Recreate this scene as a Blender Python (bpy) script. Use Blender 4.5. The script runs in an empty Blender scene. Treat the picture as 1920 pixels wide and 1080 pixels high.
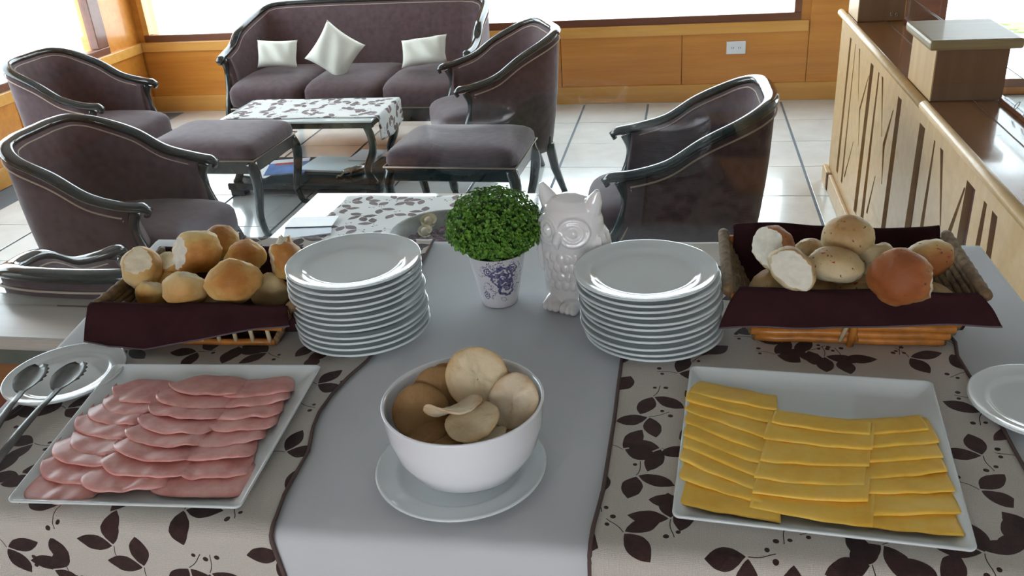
import bpy, bmesh, math, random
from mathutils import Vector, Matrix, noise
random.seed(7)
S = bpy.context.scene
COL = S.collection
PI = math.pi

# ------------------------------------------------------------------ camera
F = 1656.07; YAW, PITCH, ROLL = -0.21159, 0.45334, 0.0723355; H = 1.6
fw = Vector((math.sin(YAW)*math.cos(PITCH), math.cos(YAW)*math.cos(PITCH), -math.sin(PITCH)))
r0 = Vector((math.cos(YAW), -math.sin(YAW), 0)); d0 = fw.cross(r0)
rt = r0*math.cos(ROLL)+d0*math.sin(ROLL); dn = -r0*math.sin(ROLL)+d0*math.cos(ROLL)
CAM = Vector((0, 0, H))
cd = bpy.data.cameras.new('camera'); cam = bpy.data.objects.new('camera', cd); COL.objects.link(cam)
cd.sensor_width = 36; cd.lens = F/1920*36; cd.clip_start = .02; cd.clip_end = 200
M = Matrix((rt, -dn, -fw)).transposed().to_4x4(); M.translation = CAM
cam.matrix_world = M; S.camera = cam
def at(x, y, z):
    v = fw+rt*((x-960)/F)+dn*((y-540)/F); return CAM+v*((z-H)/v.z)
def at_x(x, y, X):
    v = fw+rt*((x-960)/F)+dn*((y-540)/F); return CAM+v*(X/v.x)
def at_y(x, y, Y):
    v = fw+rt*((x-960)/F)+dn*((y-540)/F); return CAM+v*(Y/v.y)

# ------------------------------------------------------------------ world and light
w = bpy.data.worlds.new('sky'); S.world = w; w.use_nodes = True
bg = w.node_tree.nodes['Background']; bg.inputs[0].default_value = (.86, .93, 1, 1); bg.inputs[1].default_value = 9.5
S.view_settings.view_transform = 'Standard'; S.view_settings.look = 'None'
S.view_settings.exposure = 0.0; S.view_settings.gamma = 1; S.view_settings.use_curve_mapping = False
def portal(loc, rot, sx, sy):
    l = bpy.data.lights.new('window_portal', 'AREA'); l.shape = 'RECTANGLE'; l.size = sx; l.size_y = sy; l.cycles.is_portal = True
    o = bpy.data.objects.new('window_portal', l); o.location = loc; o.rotation_euler = rot; COL.objects.link(o)
portal((-1.6, 6.3, 1.45), (-PI/2, 0, 0), 4.8, 1.8)
portal((2.0, 6.3, 1.2), (-PI/2, 0, 0), 1.9, 2.3)
portal((-4.2, 3.9, 1.45), (0, -PI/2, 0), 1.8, 3.8)
portal((-.6, -3.1, 1.5), (PI/2, 0, 0), 2.9, 1.3)

# ------------------------------------------------------------------ material helpers
class NT:
    def __init__(s, m): s.t = m.node_tree; s.n = s.t.nodes; s.l = s.t.links
    def node(s, ty, **kw):
        n = s.n.new(ty)
        for k, v in kw.items(): setattr(n, k, v)
        return n
    def put(s, sock, v):
        if v is None: return
        if isinstance(v, bpy.types.NodeSocket): s.l.new(v, sock)
        else: sock.default_value = v
    def m(s, op, a, b=None, c=None):
        n = s.node('ShaderNodeMath', operation=op); s.put(n.inputs[0], a); s.put(n.inputs[1], b); s.put(n.inputs[2], c); return n.outputs[0]
    def noise(s, vec, scale, detail=3, rough=.5):
        n = s.node('ShaderNodeTexNoise'); s.put(n.inputs['Vector'], vec); n.inputs['Scale'].default_value = scale
        n.inputs['Detail'].default_value = detail; n.inputs['Roughness'].default_value = rough; return n.outputs[0]
    def ramp(s, f, stops, interp='LINEAR'):
        n = s.node('ShaderNodeValToRGB'); n.color_ramp.interpolation = interp; e = n.color_ramp.elements
        while len(e) > 1: e.remove(e[-1])
        e[0].position = stops[0][0]; e[0].color = (*stops[0][1], 1)
        for p, c in stops[1:]: q = e.new(p); q.color = (*c, 1)
        s.put(n.inputs[0], f); return n.outputs[0]
    def mix(s, f, a, b):
        n = s.node('ShaderNodeMix', data_type='RGBA'); s.put(n.inputs[0], f)
        s.put(n.inputs[6], a if isinstance(a, bpy.types.NodeSocket) else (*a, 1)); s.put(n.inputs[7], b if isinstance(b, bpy.types.NodeSocket) else (*b, 1)); return n.outputs[2]
    def mapping(s, vec, sc=(1, 1, 1), loc=(0, 0, 0), rot=(0, 0, 0)):
        n = s.node('ShaderNodeMapping'); s.put(n.inputs[0], vec); n.inputs['Scale'].default_value = sc; n.inputs['Location'].default_value = loc; n.inputs['Rotation'].default_value = rot; return n.outputs[0]
    def bump(s, h, st, dist=.001):
        n = s.node('ShaderNodeBump'); s.put(n.inputs['Height'], h); n.inputs['Strength'].default_value = st; n.inputs['Distance'].default_value = dist; return n.outputs[0]
MATS = {}
def base_mat(name, color=(.8, .8, .8), rough=.5, spec=.5, metal=0, coat=0, sheen=0, sss=0):
    m = bpy.data.materials.new(name); m.use_nodes = True; t = NT(m); b = t.n['Principled BSDF']
    b.inputs['Base Color'].default_value = (*color, 1); b.inputs['Roughness'].default_value = rough
    b.inputs['Specular IOR Level'].default_value = spec; b.inputs['Metallic'].default_value = metal
    b.inputs['Coat Weight'].default_value = coat; b.inputs['Coat Roughness'].default_value = .06
    b.inputs['Sheen Weight'].default_value = sheen; b.inputs['Sheen Roughness'].default_value = .4
    if sss: b.inputs['Subsurface Weight'].default_value = sss; b.inputs['Subsurface Radius'].default_value = (.01, .005, .003); b.inputs['Subsurface Scale'].default_value = .6
    return m, t, b
def coords(t, which='Object'): return t.node('ShaderNodeTexCoord').outputs[which]
def simple(name, color, rough=.5, var=.08, scale=12, bump=0, bscale=200, **kw):
    m, t, b = base_mat(name, color, rough, **kw); c = coords(t)
    n = t.noise(c, scale, 4); lo = tuple(x*(1-var) for x in color); hi = tuple(min(1, x*(1+var)) for x in color)
    t.put(b.inputs['Base Color'], t.ramp(n, [(.3, lo), (.7, hi)]))
    if bump: t.put(b.inputs['Normal'], t.bump(t.noise(c, bscale, 2), bump, .001))
    return m
def wood(name, c1, c2, axis='x', rough=.35, coat=.3, sc=1.0):
    m, t, b = base_mat(name, c1, rough, coat=coat); c = coords(t)
    s = {'x': (1.2, 22, 22), 'y': (22, 1.2, 22), 'z': (22, 22, 1.2)}[axis]; s = tuple(v*sc for v in s)
    v = t.mapping(c, s); n = t.noise(v, 1.0, 6, .6); n2 = t.noise(t.mapping(c, tuple(q*5 for q in s)), 1.0, 3, .7)
    f = t.m('ADD', t.m('MULTIPLY', n, .75), t.m('MULTIPLY', n2, .25))
    t.put(b.inputs['Base Color'], t.ramp(f, [(.3, c2), (.5, tuple((a+d)/2 for a, d in zip(c1, c2))), (.68, c1)]))
    t.put(b.inputs['Normal'], t.bump(n2, .12, .001)); return m

# ------------------------------------------------------------------ mesh helpers
def mk(name, verts, faces, mat, parent=None, smooth=True, mats=None, fm=None, uv=None):
    me = bpy.data.meshes.new(name); me.from_pydata([tuple(v) for v in verts], [], faces); me.validate(clean_customdata=False)
    for m in (mats or [mat]): me.materials.append(m)
    if fm and len(fm) == len(me.polygons): me.polygons.foreach_set('material_index', fm)
    if smooth: me.polygons.foreach_set('use_smooth', [True]*len(me.polygons))
    if uv:
        l = me.uv_layers.new(name='UVMap')
        for lp in me.loops: l.data[lp.index].uv = uv[lp.vertex_index]
    o = bpy.data.objects.new(name, me); COL.objects.link(o)
    if parent: o.parent = parent
    return o
def fixn(o):
    bm = bmesh.new(); bm.from_mesh(o.data); bmesh.ops.recalc_face_normals(bm, faces=bm.faces); bm.to_mesh(o.data); bm.free(); return o
def tag(o, label=None, cat=None, group=None, kind=None):
    if label: o['label'] = label
    if cat: o['category'] = cat
    if group: o['group'] = group
    if kind: o['kind'] = kind
    return o
def empty(name, loc, rz=0, label=None, cat=None, group=None, kind=None):
    o = bpy.data.objects.new(name, None); o.empty_display_size = .05; COL.objects.link(o); o.location = loc; o.rotation_euler = (0, 0, rz); return tag(o, label, cat, group, kind)
class MB:
    def __init__(s): s.v = []; s.f = []
    def add(s, v, f): k = len(s.v); s.v += [Vector(p) for p in v]; s.f += [[i+k for i in q] for q in f]; return s
    def box(s, x0, x1, y0, y1, z0, z1, bev=0):
        bm = bmesh.new(); bmesh.ops.create_cube(bm, size=1)
        for q in bm.verts: q.co = Vector(((x0+x1)/2+q.co.x*(x1-x0), (y0+y1)/2+q.co.y*(y1-y0), (z0+z1)/2+q.co.z*(z1-z0)))
        if bev: bmesh.ops.bevel(bm, geom=bm.edges[:], offset=min(bev, .45*min(x1-x0, y1-y0, z1-z0)), segments=2, affect='EDGES', profile=.6)
        bm.verts.index_update(); s.add([q.co.copy() for q in bm.verts], [[q.index for q in f.verts] for f in bm.faces]); bm.free(); return s
    def tube(s, path, rads, n=10, sect=None, up=(0, 0, 1), cap=True):
        path = [Vector(p) for p in path]; k = len(path)
        if not isinstance(rads, (list, tuple)): rads = [rads]*k
        V = []; up = Vector(up); prev = None
        for i, p in enumerate(path):
            t = (path[min(i+1, k-1)]-path[max(i-1, 0)]).normalized()
            a = t.cross(up)
            if a.length < .15: a = prev if prev is not None else t.orthogonal()
            a = (a-t*a.dot(t)).normalized()
            if prev is not None and a.dot(prev) < 0: a = -a
            prev = a; b = a.cross(t).normalized()
            for j in range(n):
                an = 2*PI*j/n; ca, sa = math.cos(an), math.sin(an)
                if sect: ca, sa = sect(ca, sa)
                V.append(p+a*ca*rads[i]+b*sa*rads[i])
        Fc = [[i*n+j, i*n+(j+1) % n, (i+1)*n+(j+1) % n, (i+1)*n+j] for i in range(k-1) for j in range(n)]
        if cap: Fc += [list(range(n))[::-1], [(k-1)*n+j for j in range(n)]]
        return s.add(V, Fc)
    def sphere(s, c, r, n=12, m=8):
        r = (r, r, r) if not isinstance(r, (tuple, list)) else r; V = []; c = Vector(c)
        for i in range(m+1):
            th = PI*i/m
            for j in range(n): V.append(c+Vector((r[0]*math.sin(th)*math.cos(2*PI*j/n), r[1]*math.sin(th)*math.sin(2*PI*j/n), r[2]*math.cos(th))))
        return s.add(V, [[i*n+j, (i+1)*n+j, (i+1)*n+(j+1) % n, i*n+(j+1) % n] for i in range(m) for j in range(n)])
    def build(s, name, mat, parent=None, smooth=False, **k):
        o = mk(name, s.v, s.f, mat, parent, smooth, **k); bm = bmesh.new(); bm.from_mesh(o.data); bmesh.ops.remove_doubles(bm, verts=bm.verts, dist=1e-6)
        bmesh.ops.recalc_face_normals(bm, faces=bm.faces); bm.to_mesh(o.data); bm.free(); return o
def catmull(P, n=8):
    P = [Vector(p) for p in P]; out = []
    for i in range(len(P)-1):
        a = P[i-1] if i else P[0]*2-P[1]; b, c = P[i], P[i+1]; d = P[i+2] if i+2 < len(P) else c*2-b
        for j in range(n):
            t = j/n; out.append(.5*((2*b)+(c-a)*t+(2*a-5*b+4*c-d)*t*t+(3*b-a-3*c+d)*t**3))
    out.append(P[-1]); return out
def lathe(prof, n=64, sq=None):
    V = []; Fc = []
    for r, z in prof:
        for j in range(n): V.append(Vector((max(r, 1e-5)*math.cos(2*PI*j/n), max(r, 1e-5)*math.sin(2*PI*j/n), z)))
    k = len(prof)
    for i in range(k-1):
        for j in range(n): Fc.append([i*n+j, i*n+(j+1) % n, (i+1)*n+(j+1) % n, (i+1)*n+j])
    return V, Fc
def lathe_obj(name, prof, mat, parent=None, n=64):
    V, Fc = lathe(prof, n); m = MB(); m.add(V, Fc); return m.build(name, mat, parent, True)
def superel(sx, sy, sz, e1=.4, e2=.4, nu=40, nv=20):
    sg = lambda c, e: math.copysign(abs(c)**e, c); V = []; Fc = []
    for i in range(nv+1):
        ph = -PI/2+PI*i/nv
        for j in range(nu):
            th = 2*PI*j/nu; V.append(Vector((sx*sg(math.cos(ph), e1)*sg(math.cos(th), e2), sy*sg(math.cos(ph), e1)*sg(math.sin(th), e2), sz*sg(math.sin(ph), e1))))
    for i in range(nv):
        for j in range(nu): Fc.append([i*nu+j, i*nu+(j+1) % nu, (i+1)*nu+(j+1) % nu, (i+1)*nu+j])
    return V, Fc

# ------------------------------------------------------------------ materials
m_orange = wood('golden_pine', (.68, .28, .045), (.52, .18, .022), 'x', .35, .3)
m_orange_trim = wood('golden_pine_trim', (.76, .40, .10), (.62, .28, .05), 'x', .33, .3)
m_redwood = wood('dark_sill_wood', (.18, .055, .025), (.10, .03, .014), 'x', .35, .3)
m_tan = wood('pale_oak', (.58, .38, .17), (.46, .28, .11), 'z', .5, .1)
m_tan_dark = simple('groove_dark_brown', (.10, .035, .02), .6, .2)  # dark brown for the groove backing, top seam and skirting stop
m_top = wood('varnished_counter', (.24, .095, .022), (.14, .05, .012), 'y', .22, .35)
m_post = wood('brown_post', (.17, .085, .035), (.11, .05, .018), 'z', .5, .05)
m_ledge = wood('varnished_ledge', (.44, .42, .38), (.36, .34, .30), 'x', .33, .15)
m_fabric = simple('plum_velvet', (.080, .051, .060), .9, .25, 30, .35, 300, sheen=.22)
m_lacq = simple('dark_green_lacquer', (.010, .022, .024), .13, .2, 9, coat=.0, spec=.6)
m_piping = simple('beige_piping', (.42, .33, .27), .8, .1)
m_cushion = simple('cream_cotton', (.74, .74, .66), .9, .05, 10, .3, 120)
m_cer = simple('white_glazed_ceramic', (.66, .715, .72), .11, .02, 5, spec=.5, coat=.12)
m_cer_bowl = simple('white_bowl_glaze', (.78, .80, .84), .12, .02, 5, spec=.6, coat=.3)
m_owlcer = simple('owl_glaze', (.80, .79, .79), .1, .04, 14, spec=.6, coat=.5)
m_cream = simple('cream_plaster', (.72, .70, .66), .8, .04)
m_grout = simple('grey_grout', (.13, .16, .185), .8, .1)
m_napkin = simple('plum_napkin_cloth', (.034, .012, .014), .95, .12, 20, .35, 500, spec=.1)
m_hem = simple('napkin_hem', (.10, .075, .09), .9, .1)
m_tong = simple('dark_matte_steel', (.13, .135, .13), .38, .15, 60, metal=.6)
m_steel = simple('brushed_steel', (.42, .44, .44), .25, .08, 30, metal=1)
m_white = simple('white_plastic', (.8, .83, .86), .35, .02)
m_dark = simple('dark_slot', (.02, .02, .02), .6, .1)
m_soil = simple('black_metal', (.03, .03, .035), .4, .1)
m_stone = simple('grey_stone_bowl', (.34, .36, .34), .6, .12, 25, .3, 90)
m_glasstop = simple('glass_top_painted_reflection', (.62, .68, .68), .07, .03, 5, spec=.7, coat=.5)  # clear glass tops; the window's white reflection is put into the base colour
m_ground = simple('pale_paving', (.8, .8, .8), .9, .03, 2)
m_grass = simple('lawn', (.16, .30, .06), .9, .2, 8)
m_reed = simple('amber_reed', (.46, .17, .028), .38, .3, 40, .3, 200, coat=.2)
m_reedk = simple('brown_seagrass', (.16, .10, .045), .8, .4, 80, .6, 300)
m_straw = simple('pale_straw', (.55, .45, .28), .7, .15, 40)
m_bluepaper = simple('blue_cover', (.10, .22, .50), .3, .3, 9)
m_redpaper = simple('red_cover', (.45, .07, .08), .35, .1)
m_paper = simple('white_paper', (.88, .90, .92), .5, .02)
m_lightblue = simple('pale_blue_folder', (.70, .84, .88), .4, .03)
m_navy = simple('navy_cover', (.03, .05, .09), .35, .2)
m_petal = simple('dried_petal', (.62, .55, .38), .8, .15, 40)
m_purple = simple('purple_potpourri', (.13, .05, .075), .8, .5, 60)

def tile_mat():
    m, t, b = base_mat('glazed_floor_tile', (.6, .6, .58), .2, .8, coat=.5); c = coords(t)
    info = t.node('ShaderNodeObjectInfo').outputs['Random']
    v = t.node('ShaderNodeVectorMath', operation='ADD'); t.l.new(c, v.inputs[0])
    cmb = t.node('ShaderNodeCombineXYZ'); t.l.new(t.m('MULTIPLY', info, 37.0), cmb.inputs[0]); t.l.new(cmb.outputs[0], v.inputs[1])
    n = t.noise(v.outputs[0], 6, 5, .6); f = t.m('ADD', t.m('MULTIPLY', n, .8), t.m('MULTIPLY', info, .2))
    t.put(b.inputs['Base Color'], t.ramp(f, [(.3, (.62, .635, .61)), (.7, (.75, .775, .76))]))
    t.put(b.inputs['Normal'], t.bump(t.noise(c, 9, 2), .08, .002)); return m
m_tile = tile_mat()

def glass_mat():
    m = bpy.data.materials.new('clear_glass'); m.use_nodes = True; t = NT(m); t.n.remove(t.n['Principled BSDF'])
    o = t.n['Material Output']; mx = t.node('ShaderNodeMixShader'); tr = t.node('ShaderNodeBsdfTransparent'); gl = t.node('ShaderNodeBsdfGlossy')
    gl.inputs['Roughness'].default_value = 0.0; fr = t.node('ShaderNodeFresnel')
    bf = t.node('ShaderNodeNewGeometry').outputs['Backfacing']; t.l.new(t.m('ADD', 1.5, t.m('MULTIPLY', bf, 1/1.5-1.5)), fr.inputs[0])
    tr.inputs[0].default_value = (.96, .98, .98, 1)
    t.l.new(fr.outputs[0], mx.inputs[0]); t.l.new(tr.outputs[0], mx.inputs[1]); t.l.new(gl.outputs[0], mx.inputs[2]); t.l.new(mx.outputs[0], o.inputs[0]); return m
m_glass = glass_mat()

def leaf_cloth(name, base, leafc):
    m, t, b = base_mat(name, base, .92, .2, sheen=.2); uv = t.node('ShaderNodeTexCoord').outputs['UV']
    wn = t.noise(uv, 30, 2)
    acc = None; thin = None; shade = None
    for li, (off, sc) in enumerate([((0, 0), 6.9), ((.061, .047), 6.6), ((.03, .093), 7.2)]):
        u = t.mapping(uv, loc=(off[0]+li*3.1, off[1]+li*1.7, 0))
        vo = t.node('ShaderNodeTexVoronoi', voronoi_dimensions='2D', feature='F1'); t.l.new(u, vo.inputs['Vector'])
        vo.inputs['Scale'].default_value = sc; vo.inputs['Randomness'].default_value = .55
        sub = t.node('ShaderNodeVectorMath', operation='SUBTRACT'); t.l.new(u, sub.inputs[0]); t.l.new(vo.outputs['Position'], sub.inputs[1])
        sx = t.node('ShaderNodeSeparateColor'); t.l.new(vo.outputs['Color'], sx.inputs[0])
        ang = t.m('MULTIPLY', sx.outputs[0], 2*PI)
        for k, (da, L, W) in enumerate([(.65, .027, .0155), (-.75, .029, .0145)]):
            vr = t.node('ShaderNodeVectorRotate', rotation_type='Z_AXIS'); t.l.new(sub.outputs[0], vr.inputs['Vector']); t.l.new(t.m('ADD', ang, da), vr.inputs['Angle'])
            s = t.node('ShaderNodeSeparateXYZ'); t.l.new(vr.outputs[0], s.inputs[0])
            x = t.m('SUBTRACT', s.outputs[0], L+.003); y = t.m('ABSOLUTE', t.m('ADD', s.outputs[1], t.m('MULTIPLY', t.m('SUBTRACT', wn, .5), .006)))
            q = t.m('MULTIPLY', x, 1/L); q = t.m('MULTIPLY', q, q)
            val = t.m('SUBTRACT', t.m('MULTIPLY', t.m('SUBTRACT', 1, q), W), y)
            acc = val if acc is None else t.m('MAXIMUM', acc, val)
            if k == 0:
                # stem backwards + berries
                st = t.m('MINIMUM', t.m('SUBTRACT', .0007, t.m('ABSOLUTE', t.m('ADD', s.outputs[1], t.m('MULTIPLY', t.m('SINE', t.m('MULTIPLY', s.outputs[0], 120)), .002)))),
                         t.m('MINIMUM', t.m('ADD', s.outputs[0], .036), t.m('SUBTRACT', .0, s.outputs[0])))
                thin = st if thin is None else t.m('MAXIMUM', thin, st)
                for bx, by, br in [(-.034, .009, .0042), (-.026, -.008, .0034)]:
                    dx = t.m('SUBTRACT', s.outputs[0], bx); dy = t.m('SUBTRACT', s.outputs[1], by)
                    d = t.m('SQRT', t.m('ADD', t.m('MULTIPLY', dx, dx), t.m('MULTIPLY', dy, dy)))
                    thin = t.m('MAXIMUM', thin, t.m('SUBTRACT', br, d))
        shade = sx.outputs[1] if shade is None else t.m('MAXIMUM', t.m('MULTIPLY', shade, .8), sx.outputs[1])
    leaf = t.m('GREATER_THAN', acc, 0); stem = t.m('GREATER_THAN', thin, 0)
    ln = t.noise(uv, 60, 4, .7)
    lc = t.ramp(t.m('ADD', t.m('MULTIPLY', ln, .6), t.m('MULTIPLY', shade, .4)), [(.3, tuple(c*.35 for c in leafc)), (.62, leafc), (.85, tuple(c*1.6 for c in leafc))])
    wv = t.node('ShaderNodeTexWave', wave_type='BANDS', bands_direction='X'); t.l.new(uv, wv.inputs['Vector']); wv.inputs['Scale'].default_value = 170; wv.inputs['Distortion'].default_value = 1.5
    wv2 = t.node('ShaderNodeTexWave', wave_type='BANDS', bands_direction='Y'); t.l.new(uv, wv2.inputs['Vector']); wv2.inputs['Scale'].default_value = 150; wv2.inputs['Distortion'].default_value = 1.5
    h = t.m('ADD', wv.outputs['Fac'], wv2.outputs['Fac'])
    fine = t.noise(uv, 500, 2); bc = t.ramp(t.m('ADD', t.m('MULTIPLY', fine, .6), t.m('MULTIPLY', h, .2)), [(.3, tuple(c*.72 for c in base)), (.7, base)])
    col = t.mix(stem, bc, tuple(c*.8 for c in leafc)); col = t.mix(leaf, col, lc)
    t.put(b.inputs['Base Color'], col); t.put(b.inputs['Normal'], t.bump(h, .35, .0008)); return m
m_leaf = leaf_cloth('leaf_print_linen', (.62, .575, .52), (.055, .028, .026))
m_leaf2 = leaf_cloth('leaf_print_linen_pale', (.80, .80, .78), (.16, .11, .11))

# ================================================================== THE SETTING
WY = 6.17; WL = -4.05; WR = 3.1; CH = 2.7; DY = -3.2
# floor: a bed of grout and single tiles laid on it
fl = MB().box(WL-.2, WR+.2, DY-.2, WY+.2, -.08, -.004).build('floor', m_grout); tag(fl, kind='structure')
TW = .276141*1.6; TD = .285285*1.6; TX0 = .39205*1.6; TY0 = 3.83157*1.6
bmT = MB().box(-TW/2+.007, TW/2-.007, -TD/2+.0032, TD/2-.0032, -.0038, .0, .0015)
tm = None
for i in range(-10, 6):
    for j in range(0, 12):
        cx = TX0+(i+.5)*TW; cy = TY0-(j+.5)*TD
        if cx-TW/2 > WR: continue
        if tm is None: t_ = bmT.build('floor_tile', m_tile, fl); tm = t_
        else: t_ = tm.copy(); COL.objects.link(t_)
        t_.parent = fl; t_.location = (cx, cy, 0)
far = MB()
tx = TX0-11*TW+TW/2
tag(MB().box(WL-.2, WR+.2, DY-.2, TY0-12*TD, -.0039, -.0005).build('floor_tiles_dining', m_tile, fl), kind='stuff')
tag(MB().box(WL, WR, TY0+.002, WY, -.0039, 0).build('floor_tile_strip', m_tile, fl))
tag(MB().box(WL-.2, WR+.2, DY-.2, WY+.2, CH, CH+.1).build('ceiling', simple('grey_ceiling_board', (.40, .39, .37), .8, .05)), kind='structure')  # plain grey ceiling, toned down so it bounces less light

W1a, W1b = at_y(262, 30, WY).x, at_y(790, 4, WY).x     # left window of the far wall
W2a, W2b = at_y(872, 4, WY).x, at_y(1503, 20, WY).x
wb = MB()
wb.box(WL-.2, W1a, WY, WY+.2, 0, CH); wb.box(W1b, W2a, WY, WY+.14, 0, CH); wb.box(W2b, 1.36, WY, WY+.2, 0, CH)
wb.box(WL-.2, WR+.2, WY, WY+.2, 2.3, CH); wb.box(W1a, W2b, WY+.03, WY+.2, 0, .52)
wb.box(1.36, WR+.2, WY+.03, WY+.2, 0, .06)
wall_b = wb.build('wall_back', m_orange); tag(wall_b, kind='structure')
# panels below the sill, each a board of its own
seams = [-4.03, -3.2, -2.3, -1.4, at_y(1053, 120, WY).x, at_y(1278, 120, WY).x, at_y(1512, 120, WY).x]
for a, b_ in zip(seams[:-1], seams[1:]): MB().box(a+.002, b_-.002, WY-.012, WY+.03, .12, .455, .003).build('wall_panel', m_orange, wall_b)
MB().box(at_y(1512, 120, WY).x+.002, 1.36, WY-.014, WY+.03, .12, 2.3, .003).build('wall_panel', m_orange, wall_b)
tag(MB().box(WL, 1.36, WY-.022, WY, 0, .12, .004).build('baseboard_back', m_orange_trim), kind='structure')
tag(MB().box(WL, W2b+.05, WY-.03, WY+.03, .455, .525, .006).build('trim_1', m_orange_trim), kind='structure')
def window(n, a, b_, z0, z1, y, mull=()):
    o = MB().box(a-.0, b_, y-.012, y+.05, z0-.055, z0, .005).build('window_%d' % n, m_redwood); tag(o, kind='structure')
    MB().box(a, a+.045, y-.01, y+.06, z0, z1, .004).build('window_jamb', m_redwood if n != 1 else m_orange_trim, o)
    MB().box(b_-.045, b_, y-.01, y+.06, z0, z1, .004).build('window_jamb', m_redwood, o)
    MB().box(a, b_, y-.01, y+.06, z1-.05, z1, .004).build('window_head', m_redwood, o)
    for q in mull: MB().box(q-.03, q+.03, y-.01, y+.06, z0, z1, .004).build('window_mullion', m_redwood, o)
    MB().box(a+.04, b_-.04, y+.02, y+.026, z0, z1-.04).build('window_glass', m_glass, o)
    return o
window(1, W1a, W1b, .575, 2.3, WY); window(2, W2a, W2b, .575, 2.3, WY); window(3, 1.56, WR, .11, 2.3, WY)
tag(MB().box(1.36, 1.56, WY-.05, WY+.05, 0, 2.3, .006).build('trim_2', m_redwood), kind='structure')
# left wall with its long window
wl = MB(); wl.box(WL-.2, WL, DY, WY, 0, .52); wl.box(WL-.2, WL, 5.78, WY, .5, CH); wl.box(WL-.2, WL, DY, WY, 2.3, CH); wl.box(WL-.2, WL, DY, 2.0, .5, CH)
wall_l = wl.build('wall_left', m_orange); tag(wall_l, kind='structure')
for a, b_ in [(2.0, 2.9), (2.9, 3.8), (3.8, 4.72), (4.72, 5.6), (5.6, 6.15)]: MB().box(WL, WL+.012, a+.003, b_-.003, .12, .455, .003).build('wall_panel', m_orange, wall_l)
tag(MB().box(WL, WL+.022, 1.5, WY-.022, 0, .12, .004).build('baseboard_left', m_orange_trim), kind='structure')
tag(MB().box(WL-.03, WL+.03, 1.5, WY-.03, .455, .525, .006).build('trim_3', m_orange_trim), kind='structure')
o = MB().box(WL-.05, WL+.012, 2.0, 5.78, .52, .575, .005).build('window_4', m_redwood); tag(o, kind='structure')
MB().box(WL-.06, WL+.01, 5.66, 5.78, .575, 2.3, .005).build('window_jamb', m_redwood, o)
MB().box(WL-.06, WL+.01, 2.0, 2.05, .575, 2.3, .005).build('window_jamb', m_redwood, o)
MB().box(WL-.04, WL-.034, 2.03, 5.7, .56, 2.3).build('window_glass', m_glass, o)
# side and dining walls (behind the photographer)
tag(MB().box(WR, WR+.2, DY, WY+.2, 0, CH).build('wall_right', m_cream), kind='structure')
wf = MB(); wf.box(WL, WR, DY-.2, DY, 0, .7); wf.box(WL, WR, DY-.2, DY, 2.3, CH); wf.box(WL, -2.0, DY-.2, DY, .7, 2.3); wf.box(.8, WR, DY-.2, DY, .7, 2.3); wf.box(-.7, -.5, DY-.2, DY, .7, 2.3); wf.box(-2.0, .8, DY-.2, DY, .7, .85); wf.box(-2.0, .8, DY-.2, DY, 2.15, 2.3)
tag(wf.build('wall_front', m_orange), kind='structure')
tag(MB().box(-40, 40, -40, 60, -.5, -.3).build('ground', m_ground), kind='structure')
gp = at(1905, 52, -.29)
V = [Vector((gp.x, gp.y, -.299))]; n = 22
for k in range(n): V.append(Vector((gp.x+.85+math.cos(2*PI*k/n)*(1.0+.12*math.sin(3*k)), gp.y+math.sin(2*PI*k/n)*(.42+.05*math.cos(5*k)), -.285)))
tag(mk('lawn', V[1:]+[v-Vector((0, 0, .01)) for v in V[1:]], [list(range(n))]+[[k, k+n, (k+1) % n+n, (k+1) % n] for k in range(n)], m_grass, smooth=False), kind='structure')

# ---- low divider on the left with its varnished ledge
LZ = .70
ld = empty('divider_wall', (-2.6, 1.62, 0), kind='structure'); ld.name = 'wall_divider'
MB().box(-1.45, 1.29, -.10, .10, 0, LZ-.05, .004).build('divider_front', wood('divider_wood', (.30, .13, .04), (.18, .07, .02), 'x', .3, .4), ld)
MB().box(-1.45, 1.30, -.125, .105, LZ-.032, LZ, .01).build('ledge', m_ledge, ld)
MB().box(-1.45, 1.30, -.115, -.10, LZ-.075, LZ-.032, .006).build('ledge_moulding', simple('green_moulding', (.10, .12, .10), .3, .1), ld)
MB().box(1.31, 3.30, .02, .08, 0, LZ, .004).build('divider_back', m_redwood, ld)
MB().box(-1.45, 1.29, -.112, -.10, LZ-.20, LZ-.15, .004).build('divider_bead', m_redwood, ld)

# ---- counter on the right
XC = .721; CT = .85
grooves = [  # centre line in image pixels, cast onto the counter face, and half widths in metres
 ([(1597, 56), (1567, 326)], [.012, .016]), ([(1606, 69), (1579, 331)], [.003, .012]), ([(1613, 78), (1609, 190)], [.008, .002]),
 ([(1638, 99), (1600, 384)], [.018, .02]), ([(1629, 142), (1612, 205), (1609, 275)], [.003, .008, .002]), ([(1600, 266), (1583, 332)], [.002, .007]),
 ([(1650, 120), (1616, 400)], [.006, .018]), ([(1656, 132), (1653, 256)], [.009, .003]), ([(1691, 157), (1655, 430)], [.017, .02]),
 ([(1675, 206), (1657, 272), (1653, 345)], [.003, .011, .003]), ([(1641, 330), (1625, 400)], [.003, .008]),
 ([(1734, 206), (1697, 447)], [.02, .026]), ([(1756, 243), (1722, 449)], [.004, .02]), ([(1769, 256), (1763, 425)], [.01, .004]),
 ([(1828, 306), (1799, 452)], [.022, .024]), ([(1809, 352), (1776, 446)], [.003, .009]), ([(1853, 352), (1832, 461)], [.007, .022]), ([(1871, 370), (1863, 478)], [.012, .006])]
ctr = empty('counter', (XC, 3.0, 0), label='long varnished wood counter with grooved pale oak front on the right', cat='counter')
cu = bpy.data.curves.new('front_panel', 'CURVE'); cu.dimensions = '2D'; cu.fill_mode = 'BOTH'; cu.extrude = .009
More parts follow.
